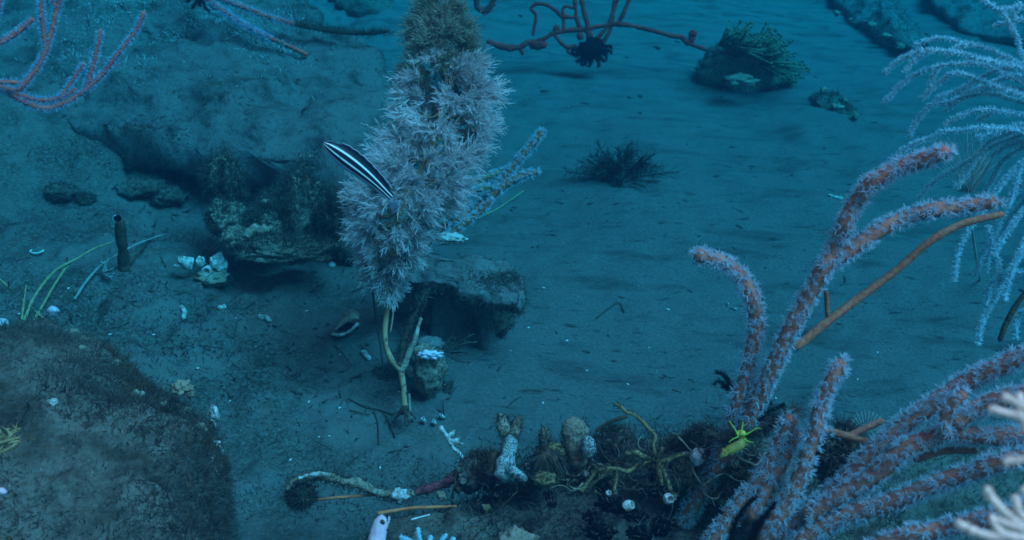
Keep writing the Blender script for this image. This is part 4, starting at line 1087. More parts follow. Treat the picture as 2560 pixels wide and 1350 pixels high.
def cup(label, px, py, d, r, h, m='shell', tilt=(0, 0, 1), name="barnacle", cat="barnacle", group=None):
    """open conical cup with a dark hollow"""
    c = at(px, py, d); k_ = mpp(d); T = norm(np.array([tilt], float))[0]
    prof = [(1.0, 0), (.95, .35), (.82, .7), (.70, 1.0), (.56, 1.0), (.50, .7), (.35, .35), (.05, .2)]
    F = frame_from(T[None])[0]; a = np.linspace(0, 2 * np.pi, 16, endpoint=False); V = []
    for rr_, zz in prof:
        ring = np.stack([np.cos(a) * rr_ * r * k_, np.sin(a) * rr_ * r * k_, np.full(16, zz * h * k_)], 1)
        V.append(ring)
    V = np.concatenate(V); V = V * (1 + .28 * fbm(V * 220, px, 3))[:, None]; V = V @ F.T + c
    i = np.arange(len(prof) - 1)[:, None] * 16; j = np.arange(16)[None]; jn = (j + 1) % 16
    q = np.stack([i + j, i + jn, i + 16 + jn, i + 16 + j], -1).reshape(-1, 4)
    return single(name, (V, None, q), M[m], label, cat, c, group)
cup("white cup barnacle on the right side of the wide black sponge", 1568, 1262, .95, 13, 16, tilt=(.6, -.5, .5))
cup("white cup barnacle beside the lower black sponge under the ochre star", 1668, 1245, .95, 13, 16, tilt=(.3, -.8, .5))
cup("tiny white cup barnacle above the wide black sponge", 1522, 1234, .96, 8, 9, tilt=(0, -.6, .8))
cup("pale cup barnacle at the right end of the ochre star arm", 1712, 1135, .985, 8, 12, tilt=(.8, -.5, .2))
single("pink_sponge", ico(at(1745, 1142, .97), (.006, .005, .008), 3, .3, 3, 4), M['pink'], "small pinkish knob under the overgrown branch", "sponge", at(1745, 1150, .97))
single("crust_lump", ico(at(1290, 1345, .95), (.014, .010, .007), 4, .4, 3, 6), M['crust'], "brown crust lump at the bottom edge of the algae mound", "sponge", at(1290, 1350, .95))

# ---------------------------------------------------------------- the row of crusty growths along the mound crest
def column(t, nm, pts, rad, d, m, lumpy=.25, ns=16, seed=1):
    n = len(pts) * 7; P = path3(pts, n, d)
    R = np.interp(np.linspace(0, 1, n), np.linspace(0, 1, len(rad)), rad) * mpp(d)
    return part(nm, tube(P, R, ns, lumpy, 90, seed), M[m], t)
s1 = thing("crusty_growth", "waisted pale column topped by two tan lobes on the mound crest", "sponge", at(1265, 1190, 1.08))
column(s1, "column", [(1262, 1190), (1266, 1150), (1272, 1110), (1272, 1075)], [26, 24, 17, 20, 22], 1.045, 'aqua')
column(s1, "lobe", [(1266, 1085), (1258, 1060), (1253, 1038)], [15, 16, 13, 9], 1.04, 'tan', seed=3)
column(s1, "lobe", [(1280, 1085), (1290, 1065), (1296, 1045)], [14, 14, 12, 9], 1.04, 'tan', seed=5)
column(s1, "foot", [(1270, 1170), (1295, 1185), (1315, 1200)], [12, 10, 7], 1.035, 'aqua', seed=8)
column(s1, "rust_crust", [(1225, 1185), (1232, 1155), (1240, 1130)], [16, 14, 10], 1.05, 'turf_rust', .4, seed=6)
s2 = thing("crusty_growth", "tan crusted growth with a bright pale patch beside the frilly ball", "sponge", at(1440, 1150, 1.09))
column(s2, "column", [(1445, 1160), (1440, 1120), (1438, 1085), (1432, 1055)], [22, 22, 27, 30, 24], 1.05, 'tan')
column(s2, "pale_patch", [(1470, 1140), (1474, 1115), (1470, 1095)], [10, 18, 17, 10], 1.03, 'aqua', seed=7)
s3 = thing("frilly_ball", "round brown frilly ball with orange foot in the middle of the crest", "anemone", at(1366, 1215, 1.07))
fb = ico(at(1367, 1158, 1.035), (33 * mpp(1.07),) * 3, 4, .06, 3, 3)
part("ball", fb, M['brown'], s3)
P, N = scatter(fb, 320, lambda C, N: (N[:, 2] > -.5) * 1.0, 5)
top_ = at(1367, 1120, 1.025)
D = norm(np.cross(N, np.cross(norm(P - top_), N)) + N * .25)
part("frill", batch_blades(P, D, .014, .0009, -N * .1), M['turf'], s3, kind="stuff")
part("orange_foot", ico(at(1360, 1195, 1.02), (26 * mpp(1.06), 20 * mpp(1.06), 14 * mpp(1.06)), 4, .35, 3, 8), M['ochre'], s3)
part("knob", ico(at(1361, 1092, 1.04), (12 * mpp(1.07), 12 * mpp(1.07), 24 * mpp(1.07)), 4, .3, 3, 9), M['tan'], s3)
part("shoulder", ico(at(1378, 1128, 1.05), (36 * mpp(1.07), 24 * mpp(1.07), 18 * mpp(1.07)), 4, .35, 3, 10), M['ochre'], s3)
lump("crusty_growth", "ragged dark mass with rusty edges left of the waisted column", 1205, 1185, 1.09, 48, 40, 34, 120, amp=.5, tl=.010, tn=2500, tm='turf_rust', m='rock')
lump("crusty_growth", "brown overgrown mass right of the tan crusted growth", 1535, 1125, 1.07, 52, 40, 42, 121, amp=.4, tl=.010, tn=3500)
lump("crusty_growth", "overgrown brown mass below the yellow sea cucumber", 1770, 1150, 1.0, 85, 50, 46, 122, amp=.4, tl=.010, tn=5000)
lump("crusty_growth", "dark green overgrown mass behind the lower whip coral bases", 1850, 1210, 1.0, 80, 50, 60, 123, amp=.4, tl=.012, tn=4500, tm='turf_dark')
lump("crusty_growth", "dark tufted mass between the two lower whip arms", 2110, 1150, .97, 60, 50, 60, 124, amp=.45, tl=.013, tn=4000, tm='turf_dark')
wcrl = thing("coral_rubble", "white knobbly coral twig lying left of the ragged mass", "coral", at(1125, 1110, 1.15))
for pts in ([(1100, 1068), (1113, 1085), (1122, 1098), (1132, 1118), (1148, 1132), (1156, 1145)], [(1118, 1092), (1132, 1082), (1136, 1077)], [(1122, 1100), (1140, 1106), (1157, 1110)], [(1138, 1104), (1146, 1096)]):
    part("twig", tube(path3(pts, 16, 1.15), np.linspace(6.5, 4, 16) * mpp(1.15), 8, .35, 120), M['shell'], wcrl)
for px, py, lb in [(1030, 1043, "tiny pale tube below the coral foot, leftmost of its row"), (1059, 1048, "tiny pale tube below the coral foot, second of its row"), (1086, 1053, "tiny pale ring below the coral foot, third of its row"), (1106, 1037, "tiny pale ring below the dark brown clump")]:
    cup(lb, px, py + 6, hdist(px, py + 6) - .005, 6, 14, 'shell', (rng.normal() * .4, -.4, 1), "worm_tube", "worm tube")

# curved crusted branch, orange whips, pink sponge
cbx = [(717, 1223), (733, 1207), (760, 1195), (800, 1190), (833, 1195), (867, 1205), (900, 1210), (933, 1227), (967, 1237), (1000, 1243), (1033, 1233), (1067, 1222), (1100, 1211), (1127, 1198), (1153, 1177), (1167, 1143)]
cbt = thing("crusted_branch", "arched crusted branch with a crimson end lying over the dark sand", "branch", hit(940, 1260))
CBD = 1.12
part("branch", tube(path3(cbx[:11], 80, CBD), np.interp(np.linspace(0, 1, 80), [0, .1, .5, .8, 1], [6, 9, 10, 12, 11]) * mpp(CBD), 10, .42, 90, 4), M['tan'], cbt)
part("chalk_patch", tube(path3([(748, 1195), (775, 1187), (805, 1184), (820, 1187)], 24, CBD - .012), 4.5 * mpp(CBD), 8, .6, 120), M['shell'], cbt)
part("chalk_patch", ico(at(1000, 1240, CBD - .02), (.008, .006, .007), 3, .4, 3, 4), M['shell'], cbt)
part("crimson_end", tube(path3(cbx[10:], 40, CBD), np.interp(np.linspace(0, 1, 40), [0, .35, .6, .8, 1], [9, 12, 11, 6, 5]) * mpp(CBD), 10, .4, 80, 9), M['crimson'], cbt)
fzp = path3(cbx, 120, CBD); kx = rng.integers(0, 120, 1500)
part("algae_fuzz", batch_blades(fzp[kx] + rng.normal(size=(1500, 3)) * .004, rng.normal(size=(1500, 3)), rng.uniform(.003, .009, 1500), .0005, rng.normal(size=(1500, 3))), M['turf'], cbt, False, kind="stuff")
hg = ico(at(752, 1240, CBD + .01), (28 * mpp(CBD), 20 * mpp(CBD), 26 * mpp(CBD)), 4, .35, 3, 14)
single("clump_sponge", hg, M['ochre'], "olive brown sponge clump under the left end of the arched branch", "sponge", at(752, 1266, CBD + .01))
tg = [o for o in bpy.data.objects if o.name.startswith("clump_sponge")][0]
part("algae_turf", turf(hg, 2200, .010, .0006, None, 4), M['turf'], tg, kind="stuff")
single("sea_whip", tube(path3([(785, 1251, 1.13), (830, 1245, 1.12), (867, 1242, 1.12), (935, 1237, 1.13)], 24), 3.4 * mpp(1.12), 7, .12, 200), M['orange'], "thin orange sea whip under the arched crusted branch", "sea whip", at(860, 1250, 1.13))
single("sea_whip", tube(path3([(945, 1284, 1.06), (983, 1277, 1.06), (1033, 1270, 1.06), (1083, 1268, 1.06), (1140, 1266, 1.06)], 24), np.linspace(5, 3.6, 24) * mpp(1.06), 7, .12, 200), M['orange'], "orange sea whip just above the pink tube sponge", "sea whip", at(1040, 1280, 1.06))
pt = thing("tube_sponge", "pale pink tube sponge poking up at the bottom edge", "sponge", at(940, 1420, .93))
pP = path3([(936, 1420), (940, 1370), (946, 1325), (953, 1300), (954, 1293)], 24, .93)
part("tube_wall", tube(pP, np.interp(np.linspace(0, 1, 24), [0, .6, .9, 1], [22, 21, 17, 11]) * mpp(.93), 14, .10, 90), M['pink'], pt)
oc_ = at(956, 1306, .925); part("opening", ico(oc_, (.0022, .0018, .0028), 3, .1), M['brown'], pt)  # solid brown blob painted as the shade inside the tube
kx = rng.integers(8, 24, 60); part("bump_rim", batch_spikes(pP[kx] + RGT * 17 * mpp(.93), RGT + rng.normal(size=(60, 3)) * .5, 6 * mpp(.93), 2.4 * mpp(.93)), M['pink'], pt, kind="stuff")
wb = thing("white_coral", "bright white stubby coral at the bottom edge right of the pink sponge", "coral", at(1070, 1380, .92))
for pts in ([(1070, 1390), (1050, 1350), (1045, 1320)], [(1070, 1390), (1030, 1355), (1000, 1342)], [(1080, 1390), (1105, 1350), (1116, 1336)], [(1070, 1380), (1075, 1350), (1078, 1340)], [(1080, 1390), (1120, 1362), (1136, 1345)]):
    feather(wb, pts, .92, 6, 6, 1.5, 'white', 'white', "finger")
single("shell_strip", tube(path3([(1028, 1299), (1050, 1293), (1074, 1287)], 10, 1.0), 2.2 * mpp(1.0), 6, .5, 200), M['shell_clean'], "thin white strip on the algae below the orange whip", "shell", at(1050, 1296, 1.0))

# ---------------------------------------------------------------- middle ground odds and ends
cl = thing("clam", "gaping clam with pale lips half buried left of the coral stem", "clam", hit(868, 850))
CLD = hdist(868, 850) - .02
def valve(pts, lift, m):
    A = path3(pts, 20, CLD); up = np.array([0, 0, 1.0]); k_ = mpp(CLD)
    s = np.sin(np.linspace(0, np.pi, 20)); V = []
    for f in np.linspace(0, 1, 8):
        V.append(A + np.array([0, .035, 0]) * f + up * (lift * s[:, None] * math.sin(f * 2.2) * .010) - up * f * f * .018)
    V = np.concatenate(V); V = V + norm(rng.normal(size=V.shape)) * .0006
    i = np.arange(7)[:, None] * 20; j = np.arange(19)[None]
    return V, None, np.stack([i + j, i + j + 1, i + 20 + j + 1, i + 20 + j], -1).reshape(-1, 4)
part("upper_valve", valve([(838, 822), (855, 808), (880, 795), (896, 798)], 1.0, None), M['tan'], cl)
part("lower_valve", valve([(828, 836), (850, 838), (876, 828), (898, 806)], -.7, None), M['tan'], cl)
part("pale_lip", tube(path3([(828, 835), (848, 838), (872, 829), (896, 808)], 20, CLD - .004), np.array([2.5] + [4] * 18 + [2]) * mpp(CLD), 7, .3, 200), M['shell'], cl)
part("lip", tube(path3([(838, 824), (858, 810), (880, 798), (897, 796)], 20, CLD - .002), 2.6 * mpp(CLD), 7, .3, 200), M['tan'], cl)
part("hollow_shade", ico(at(868, 818, CLD + .012), (.016, .008, .006), 3, .1), M['black'], cl)  # solid black blob stands in for shade between the valves

def hydroid_twig(label, base, tips, d, m='hydroid', n=26):
    t = thing("hydroid", label, "hydroid", base if not isinstance(base, tuple) else at(*base, d))
    b = base if not isinstance(base, tuple) else at(*base, d)
    for x, y in tips:
        e = at(x, y, d); P = smooth_path(np.stack([b, .5 * (b + e) + rng.normal(size=3) * .004, e]), 12)
        k_ = rng.integers(2, 12, n)
        part("sprig", merge(tube(P, .0010, 5), batch_spikes(P[k_], rng.normal(size=(n, 3)), rng.uniform(.003, .009, n), .0006)), M[m], t)
hydroid_twig("grey hydroid tuft on the right of the pale rock at the coral foot", (1105, 880), [(1140, 845), (1165, 850), (1185, 835), (1192, 855), (1170, 880), (1150, 900), (1178, 905), (1130, 870)], 1.37, 'turf')
hydroid_twig("small grey hydroid on the thin fallen yellow whip", (262, 685), [(252, 655), (268, 650), (282, 672), (275, 690), (285, 685)], hdist(262, 690) - .02)
hydroid_twig("small pale anemone like tuft on the lower thin red whip", (706, 115), [(695, 108), (700, 130), (715, 134), (720, 115), (708, 100)], 2.04)
hydroid_twig("yellow green hydroid tuft at the left edge on the boulder", (10, 1110), [(0, 1075), (18, 1072), (36, 1080), (45, 1095), (30, 1115), (8, 1130), (-8, 1090)], .90, 'whip')
# upright worm tube and the yellow thread whips on the left
wt = thing("tube_worm", "dark brown upright tube with an open mouth on the left silt", "worm tube", hit(310, 668))
wtd = hdist(310, 668)
P = path3([(312, 680, wtd), (310, 650, wtd - .01), (304, 600, wtd - .03), (300, 560, wtd - .045), (297, 548, wtd - .05)], 30)
part("tube_wall", tube(P, np.interp(np.linspace(0, 1, 30), [0, .3, .8, 1], [14, 13, 13, 11]) * mpp(wtd), 12, .2, 60), M['brown'], wt)
part("mouth", ico(P[-1] + np.array([0, -.004, .004]), (.0055, .004, .0045), 3, .05), M['black'], wt)  # black blob on the capped end, painted as the dark bore
part("mouth_rim", tube(np.array([P[-1] + np.array([math.cos(a) * .0062, -.005, .003 + math.sin(a) * .005]) for a in np.linspace(1.8, 4.6, 14)]), .0008, 5), M['lilac_crust'], wt)
for pts, m, r, lb in [([(57, 810), (80, 753), (110, 707), (143, 673), (187, 650), (233, 623), (280, 606)], 'whip', 4, "long thin yellow whip arching from the lower left toward the dark tube"),
                      ([(73, 820), (103, 770), (133, 717), (167, 667), (190, 646)], 'whip', 4, "shorter thin yellow whip beside the long arching one"),
                      ([(-20, 685), (0, 700), (27, 723), (53, 747), (83, 773), (117, 803), (145, 826)], 'whip', 3.4, "straight yellow thread crossing the others at the left edge"),
                      ([(53, 812), (60, 750), (65, 713)], 'whip', 3.4, "short upright yellow thread at the left edge"),
                      ([(187, 747), (213, 707), (253, 663), (300, 633), (337, 613), (377, 597), (413, 585)], 'hydroid', 3.4, "thin pale whip lying behind the dark upright tube"),
                      ([(320, 665), (347, 630), (367, 607), (384, 582)], 'brown', 4.5, "thin brown stalk leaning right of the dark upright tube"),
                      ([(1195, 545), (1250, 518), (1310, 476)], 'whip', 2.4, "thin straight thread under the short brown whip coral")]:
    x0, y0 = pts[0]; x1, y1 = pts[-1]; dA = hdist(max(x0, -15), y0) - .01; dB = min(hdist(x1, y1) - .03, dA + .25)
    L = len(pts); P = path3([(x, y, dA + (dB - dA) * i / (L - 1)) for i, (x, y) in enumerate(pts)], L * 6)
    single("sea_whip", tube(P, np.linspace(r, r * .7, L * 6) * mpp(dA), 6, .25, 200), M[m], lb, "sea whip", P[0])
sc_ = thing("shell_cluster", "chalky white cluster of broken barnacle cups on the left silt", "shell", hit(510, 690))
dS = hdist(510, 690) - .015
for px, py, r, h, tl in [(478, 655, 17, 34, (-.8, -.3, .4)), (545, 650, 22, 16, (.1, -.5, 1)), (520, 672, 15, 14, (-.1, -.9, .4)), (555, 670, 12, 14, (.6, -.4, .6)), (500, 650, 13, 12, (.2, -.4, 1))]:
    c = at(px, py + 6, dS); o = cup("x", px, py + 6, dS, r, h, 'shell', tl, "barnacle_cup", "barnacle")
    o.parent = sc_; o.location = Vector(np.array(o.location) - OFF[sc_.name])
    for kk_ in ("label", "category"): del o[kk_]
part("foot", ico(at(530, 695, dS), (.022, .014, .012), 4, .4, 3, 8), M['tan'], sc_)
for px, py, w, h, m, lb in [(536, 1038, 10, 28, 'shell', "chalky white upright lump on the right flank of the corner boulder, upper"), (535, 1128, 16, 30, 'shell', "chalky white lump on the right flank of the corner boulder, lower"),
                            (452, 968, 22, 15, 'tan', "cream crusty lump at the upper right rim of the corner boulder"), (475, 985, 9, 12, 'tan', "small cream lump right of the cream crusty rim lump"),
                            (505, 1075, 12, 18, 'tan', "brown crusty lump between the two chalky lumps")]:
    d = 1.10 if px > 480 else 1.07
    single("crust_lump", ico(at(px, py, d), (w * mpp(d), w * mpp(d) * .8, h * mpp(d)), 4, .45, 3.2, px), M[m], lb, "crust", at(px, py + h, d))
for px, py, d, r, m, lb in [(2, 812, hdist(10, 815), 20, 'pink', "pale pink sponge knob cut by the left edge"), (132, 778, hdist(132, 785), 15, 'pink', "small dull pink pebble by the yellow whips"), (4, 1230, .88, 12, 'pink', "tiny pink knob at the left edge on the boulder")]:
    single("sponge_knob", ico(at(px, py, d), (r * mpp(d), r * mpp(d) * .7, r * mpp(d) * .8), 3, .25, 2.5, int(px + 9)), M[m], lb, "sponge", at(px, py + r, d))
single("white_shell", ico(at(1122, 596, 1.5), (.022, .010, .007), 4, .35, 3, 77), M['shell'], "white shell piece right of the lower coral bush", "shell", at(1122, 602, 1.5))
single("white_shell", ico(hit(830, 663), (.006, .006, .006), 3, .25, 3, 78), M['shell_clean'], "small round white shell left of the bush base", "shell", hit(830, 668))
c0 = hit(93, 632); ang_ = np.linspace(2.6, 6.6, 16)
single("shell_ring", tube(np.array([c0 + np.array([math.cos(a) * .009, math.sin(a) * .007, .003]) for a in ang_]), .0013, 6, .3, 300), M['shell_clean'], "broken white shell ring on the silt near the left edge", "shell", c0)
for pts, lb in [([(455, 770), (462, 785), (458, 800)], "white twisted shell bit left of the coral foot"), ([(650, 795), (665, 800), (676, 806)], "speckled pale shell bit on the central silt"), ([(548, 775), (562, 772)], "white sliver left of the speckled shell bit"),
                ([(360, 272), (367, 280)], "white bead on a thin stalk on the upper ledge"), ([(908, 885), (924, 902)], "pale sliver lying left of the coral stem"), ([(2072, 492), (2105, 500)], "tan shell sliver on silt left of the tall whip tips"), ([(1655, 1245), (1680, 1252)], "white bit beside the black sponge")][:6]:
    x, y = pts[0]
    P = np.array([hit(a, b, .03 if y < 330 else 0) + np.array([0, 0, .003]) for a, b in pts])
    P = smooth_path(P, 10); single("shell_fragment", tube(P, .0036 if y > 490 else .004, 7, .5, 200), M['shell'], lb, "shell", P[0])

# twigs, flakes and grit that lie about
def rest(px, py): return hit(px, py)
tw = [([(870, 1000), (905, 1018), (950, 1030), (985, 1042)], "thin brown twig lying left of the coral foot"), ([(935, 1030), (945, 1065), (948, 1115)], "thin grey twig pointing down the sand below the coral foot"),
      ([(955, 1030), (975, 1065), (988, 1098)], "fine dark twig beside the grey twig"), ([(875, 1030), (925, 1042)], "short dark red twig left of the coral foot"), ([(790, 842), (840, 870), (880, 920)], "long faint stem curving down from the clam"),
      ([(1490, 800), (1545, 760), (1560, 785)], "fine bent twig on the open slope"), ([(2125, 245), (2100, 268)], "faint twig near the broken rubble")][:6]
for pts, lb in tw:
    P = smooth_path(np.array([rest(*p) + np.array([0, 0, .003]) for p in pts]), 16)
    single("twig", tube(P, .0008, 5, .3, 200), M['brown'], lb, "twig", P[0])
flake_me = [new_mesh("debris_flake", *ico((0, 0, 0), (1, .5, .28), 2, .5, 2, s)[:2], None, M['debris'], False) for s in range(4)]
spots = []
while len(spots) < 95:
    px, py = rng.uniform(1250, 2200) if rng.random() < .7 else rng.uniform(20, 1000), rng.uniform(30, 1000)
    if px < 1000 and py < 640: continue
    if 840 < px < 1260 and py < 760: continue
    spots.append((px, py))
for i, (px, py) in enumerate(spots):
    P = rest(px, py); s = abs(rng.normal()) * .0025 + .0025
    o = bpy.data.objects.new("debris_flake", flake_me[i % 4]); COL.objects.link(o); o.location = P; o.scale = (s * 1.4, s, s); o.rotation_euler = (0, 0, rng.uniform(-1.3, .1))
    right = px > 1240
    tag(o, "dark flake of debris lying on the open silt slope" if right else "dark flake of debris on the silt of the left half", "debris", "debris flakes on the silt slope" if right else "debris flakes on the left silt")
chip_me = [new_mesh("shell_chip", *ico((0, 0, 0), (1, .45, .3), 1, .4, 2, s)[:2], None, M['shell_clean'], False) for s in range(3)]
for i in range(60):
    px, py = (rng.uniform(20, 1000), rng.uniform(690, 1250)) if i < 40 else (rng.uniform(1150, 2200), rng.uniform(450, 1050))
    P = rest(px, py) + np.array([0, 0, .001]); s = rng.uniform(.0012, .0032)
    o = bpy.data.objects.new("shell_chip", chip_me[i % 3]); COL.objects.link(o); o.location = P; o.scale = (s, s, s); o.rotation_euler = (0, 0, rng.uniform(0, 6))
    left = i < 40
    tag(o, "tiny white shell chip on the dark sand of the left half" if left else "tiny white shell chip on the open slope", "shell", "white chips on the left sand" if left else "white chips on the slope")
gx = rng.uniform(-1.2, 1.5, 16000); gy = rng.uniform(.75, 3.4, 16000); gz = hgt(gx, gy)
gp = np.stack([gx, gy, gz], 1)
keep = rng.random(16000) < np.clip(.35 + vnoise(gp * 3, 8), .05, 1); gp = gp[keep]
grit = link("sand_grit", new_mesh("sand_grit", *batch_spikes(gp - [0, 0, .0003], rng.normal(size=gp.shape) * .5 + [0, 0, .5], rng.uniform(.0008, .0022, len(gp)), rng.uniform(.0004, .001, len(gp)))[:2], None, mat("grit", (.10, .095, .09), (.34, .33, .31), 900, lo=.45, hi=.7), False), (0, 0, 0))
tag(grit, "fine grit strewn over the silt", kind="stuff")
bx = np.concatenate([rng.uniform(-1.25, 1.5, 9000), rng.uniform(-1.2, .05, 60000)]); by = np.concatenate([rng.uniform(.85, 3.3, 9000), rng.uniform(.9, 2.3, 60000)]); bz = hgt(bx, by); bp = np.stack([bx, by, bz], 1)
msk = (vnoise(bp * np.array([2.2, 3.4, 1]), 40) + .5 * vnoise(bp * 9, 42) + .35 * sstep(.0, -.5, bx)) > .42; bp = bp[msk]
fuzz = link("bottom_fuzz", new_mesh("bottom_fuzz", *batch_blades(bp, rng.normal(size=bp.shape) + [0, 0, .9], rng.uniform(.003, .009, len(bp)), .0006, rng.normal(size=bp.shape) * .7), M['turf_dark'], False), (0, 0, 0))
tag(fuzz, "short dark algae fuzz in patches on the silt", kind="stuff")
# loose plant litter, thicker on the left bank
def litter(n, cx, cy, sx, sy, seed):
    r = np.random.default_rng(seed)
    p = np.stack([r.normal(cx, sx, n), r.normal(cy, sy, n)], 1); z = hgt(p[:, 0], p[:, 1])
    return np.column_stack([p, z])
LP = []
for px, py, sx, sy, n in [(250, 480, .10, .10, 260), (120, 430, .12, .12, 260), (420, 560, .10, .06, 200), (180, 640, .10, .06, 160), (330, 720, .10, .05, 220), (450, 780, .10, .05, 260), (650, 730, .12, .05, 200), (560, 860, .10, .05, 260),
                          (700, 900, .08, .05, 220), (760, 980, .07, .05, 260), (430, 860, .05, .05, 300), (880, 960, .06, .05, 260), (780, 700, .10, .05, 220), (960, 1080, .06, .03, 80), (1400, 1000, .12, .04, 160), (1330, 900, .10, .04, 90),
                          (1620, 640, .3, .05, 150), (1500, 540, .25, .04, 160), (1390, 490, .10, .05, 220), (2050, 420, .20, .06, 260), (2250, 690, .15, .06, 120), (1850, 560, .3, .1, 90), (1700, 300, .4, .15, 90), (1300, 640, .10, .04, 120)]:
    c = hit(px, py); LP.append(litter(int(n * (.28 if px < 1000 else .1)), c[0], c[1], sx, sy, px))
LP = np.concatenate(LP)
N_ = len(LP); th = rng.uniform(0, 6.28, N_); Dl = np.stack([np.cos(th), np.sin(th), rng.normal(size=N_) * .25 + .12], 1)
s_ = np.linspace(0, 1, 5); Ll = rng.gamma(1.6, .0045, N_)
Pl = LP[:, None] + np.array([0, 0, .0015]) + Dl[:, None] * (Ll[:, None] * s_)[..., None] + (rng.normal(size=(N_, 1, 3)) * np.array([1, 1, .4])) * (Ll[:, None] * s_ ** 2 * .5)[..., None]
Rl = rng.uniform(.0003, .0013, (N_, 1)) * np.array([[.6, 1, 1.1, .8, .2]])
lit = link("plant_litter", new_mesh("plant_litter", *batch_tubes(Pl, Rl, 4), M['turf'], False), (0, 0, 0))
tag(lit, "brown scraps of plant litter strewn over the silt", kind="stuff")

# tangle of crooked stems and crust knobs over the mound crest
r2 = np.random.default_rng(99)
crest = smooth_path(np.array([(1165, 1190, 1.10), (1240, 1180, 1.08), (1330, 1185, 1.07), (1430, 1165, 1.07), (1520, 1150, 1.04), (1620, 1150, 1.01), (1720, 1130, 1.0), (1820, 1130, .98), (1930, 1140, .96)], float), 200)
TG = []
for i in range(150):
    c = crest[r2.integers(0, 200)]; P0 = at(c[0] + r2.normal() * 30, c[1] + abs(r2.normal()) * 45, c[2] - .02 * r2.random())
    K = 6; st = norm(r2.normal(size=(1, 3)))[0] * np.array([1, .6, .6]); P = [P0]
    for j in range(K):
        st = norm((st + r2.normal(size=3) * .55)[None])[0]; P.append(P[-1] + st * r2.uniform(.004, .009))
    TG.append(tube(smooth_path(np.array(P), 14), np.linspace(r2.uniform(1.2, 4), 1.0, 14) * mpp(1.0), 5, .4, 200, i))
part("stem_tangle", merge(*TG[::2]), M['tan'], rd, kind="stuff")
part("stem_tangle", merge(*TG[1::2]), M['turf_rust'], rd, kind="stuff")
for i in range(70):
    c = crest[r2.integers(0, 200)]; k_ = mpp(c[2]); s0 = r2.uniform(4, 14)
    part("crust_knob", ico(at(c[0] + r2.normal() * 35, c[1] + abs(r2.normal()) * 50, c[2] - .01), (s0 * k_, s0 * k_ * .8, s0 * k_ * r2.uniform(.6, 1.3)), 3, .5, 2.6, 300 + i), M[('crust', 'tan', 'brown', 'rock', 'ochre', 'crust')[i % 6]], rd)
cz = np.array([at(crest[j, 0] + r2.normal() * 40, crest[j, 1] + r2.normal() * 40, crest[j, 2] + .03 - .02 * r2.random()) for j in r2.integers(0, 200, 6000)])
part("algae_fuzz", batch_blades(cz, r2.normal(size=cz.shape) + [0, 0, .4], r2.uniform(.003, .009, len(cz)), .0005, r2.normal(size=cz.shape)), M['turf'], rd, False, kind="stuff")
# specks adrift in the water
dz = r2.uniform(.7, 2.6, 420); DPX = np.stack([r2.uniform(-200, 2760, 420), r2.uniform(-150, 1500, 420)], 1)
dp = np.array([at(x, y, z) for (x, y), z in zip(DPX, dz)]); dp = dp[(dp[:, 2] > hgt(dp[:, 0], dp[:, 1]) + .02) & (dp[:, 2] < .88)]
specks = link("drifting_specks", new_mesh("drifting_specks", *stamp(ico((0, 0, 0), (1, 1, 1), 1, .3, 3, 1), dp, frame_from(r2.normal(size=dp.shape)), r2.uniform(.00012, .0003, len(dp)))[:2], None, M['shell_clean']), (0, 0, 0))
tag(specks, "tiny pale specks adrift in the water", kind="stuff")

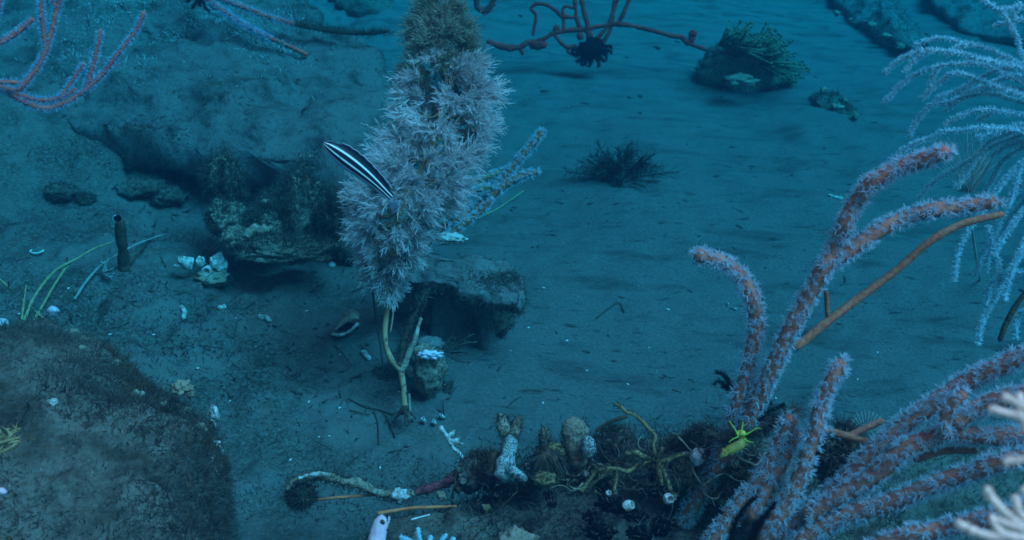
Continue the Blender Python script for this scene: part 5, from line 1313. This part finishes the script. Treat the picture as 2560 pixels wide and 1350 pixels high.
# film of algae over the growths of the crest, holdfast of the bushy coral
def film(t, n, L, m='turf', up=.2):
    for o in [c for c in t.children if c.type == 'MESH' and c.get("kind") != "stuff"]:
        me = o.data; nv = len(me.vertices); co = np.empty(nv * 3, np.float32); no = np.empty(nv * 3, np.float32)
        me.vertices.foreach_get("co", co); me.vertices.foreach_get("normal", no)
        k = r2.integers(0, nv, n); P = co.reshape(-1, 3)[k] + OFF[t.name]; N = no.reshape(-1, 3)[k]
        part("algae_fuzz", batch_blades(P, N + r2.normal(size=N.shape) * .9 + [0, 0, up], r2.uniform(.3, 1, n) * L, .00045, r2.normal(size=N.shape)), M[m], o, False, kind="stuff")
for t_ in (s1, s2, s3): film(t_, 260, .006)
for t_ in (oc, o2): film(t_, 170, .005)
film(stem.parent, 0, 0) if False else None
hb0 = at(1013, 1028, BD)
for i in range(7):
    a = i / 7 * 6.28 + r2.uniform(-.3, .3); e = hb0 + np.array([math.cos(a), math.sin(a) * .8, -.9]) * r2.uniform(.009, .017)
    part("holdfast", tube(smooth_path(np.stack([hb0 + [0, 0, .006], .5 * (hb0 + e) + [0, 0, .004], e]), 10), np.linspace(5, 2, 10) * mpp(BD), 7, .5, 150, i), M['brown'], bush)
sp_ = path3([(968, 780), (962, 830), (967, 870), (980, 902), (1001, 928), (1008, 960), (1013, 1030)], 60, BD); kx = r2.integers(15, 60, 500)
part("algae_fuzz", batch_blades(sp_[kx] + r2.normal(size=(500, 3)) * .002, r2.normal(size=(500, 3)), r2.uniform(.003, .008, 500), .0004, r2.normal(size=(500, 3))), M['turf'], stem, False, kind="stuff")

kp, kn = scatter(g_bl, 34, lambda C, N: np.exp(-np.sum((C - bp1) ** 2, 1) / .02) + .06, 77)
for i, (p, n_) in enumerate(zip(kp, kn)):
    s0 = r2.uniform(.003, .009)
    part("crust_knob", ico(p, (s0 * 1.2, s0, s0 * .7), 3, .5, 2.6, 500 + i), M[('crust', 'tan', 'turf_rust', 'rock', 'shell', 'crust')[i % 6]], bl)

# ---------------------------------------------------------------- the water itself
hz = mat_h = bpy.data.materials.new("blue_water"); hz.use_nodes = True
hn, hl = hz.node_tree.nodes, hz.node_tree.links
hn.clear()
pv = hn.new("ShaderNodeVolumePrincipled"); ho = hn.new("ShaderNodeOutputMaterial")
pv.inputs["Color"].default_value = (.0014, .0145, .026, 1)
pv.inputs["Absorption Color"].default_value = (.0, .92, .97, 1)
pv.inputs["Density"].default_value = 1.3
pv.inputs["Anisotropy"].default_value = 0.0
hl.new(pv.outputs[0], ho.inputs["Volume"])
hx, hy0, hy1, hz0, hz1 = 12.6, -9.6, 13.6, -1.6, 0.92
Vh = np.array([[x, y, z] for x in (-hx, hx) for y in (hy0, hy1) for z in (hz0, hz1)])
Qh = np.array([[0, 1, 3, 2], [4, 6, 7, 5], [0, 4, 5, 1], [2, 3, 7, 6], [0, 2, 6, 4], [1, 5, 7, 3]])
haze = link("haze", new_mesh("haze", Vh, None, Qh, hz, False), (0, 0, 0))
tag(haze, "clear blue sea water filling the whole view", kind="stuff")
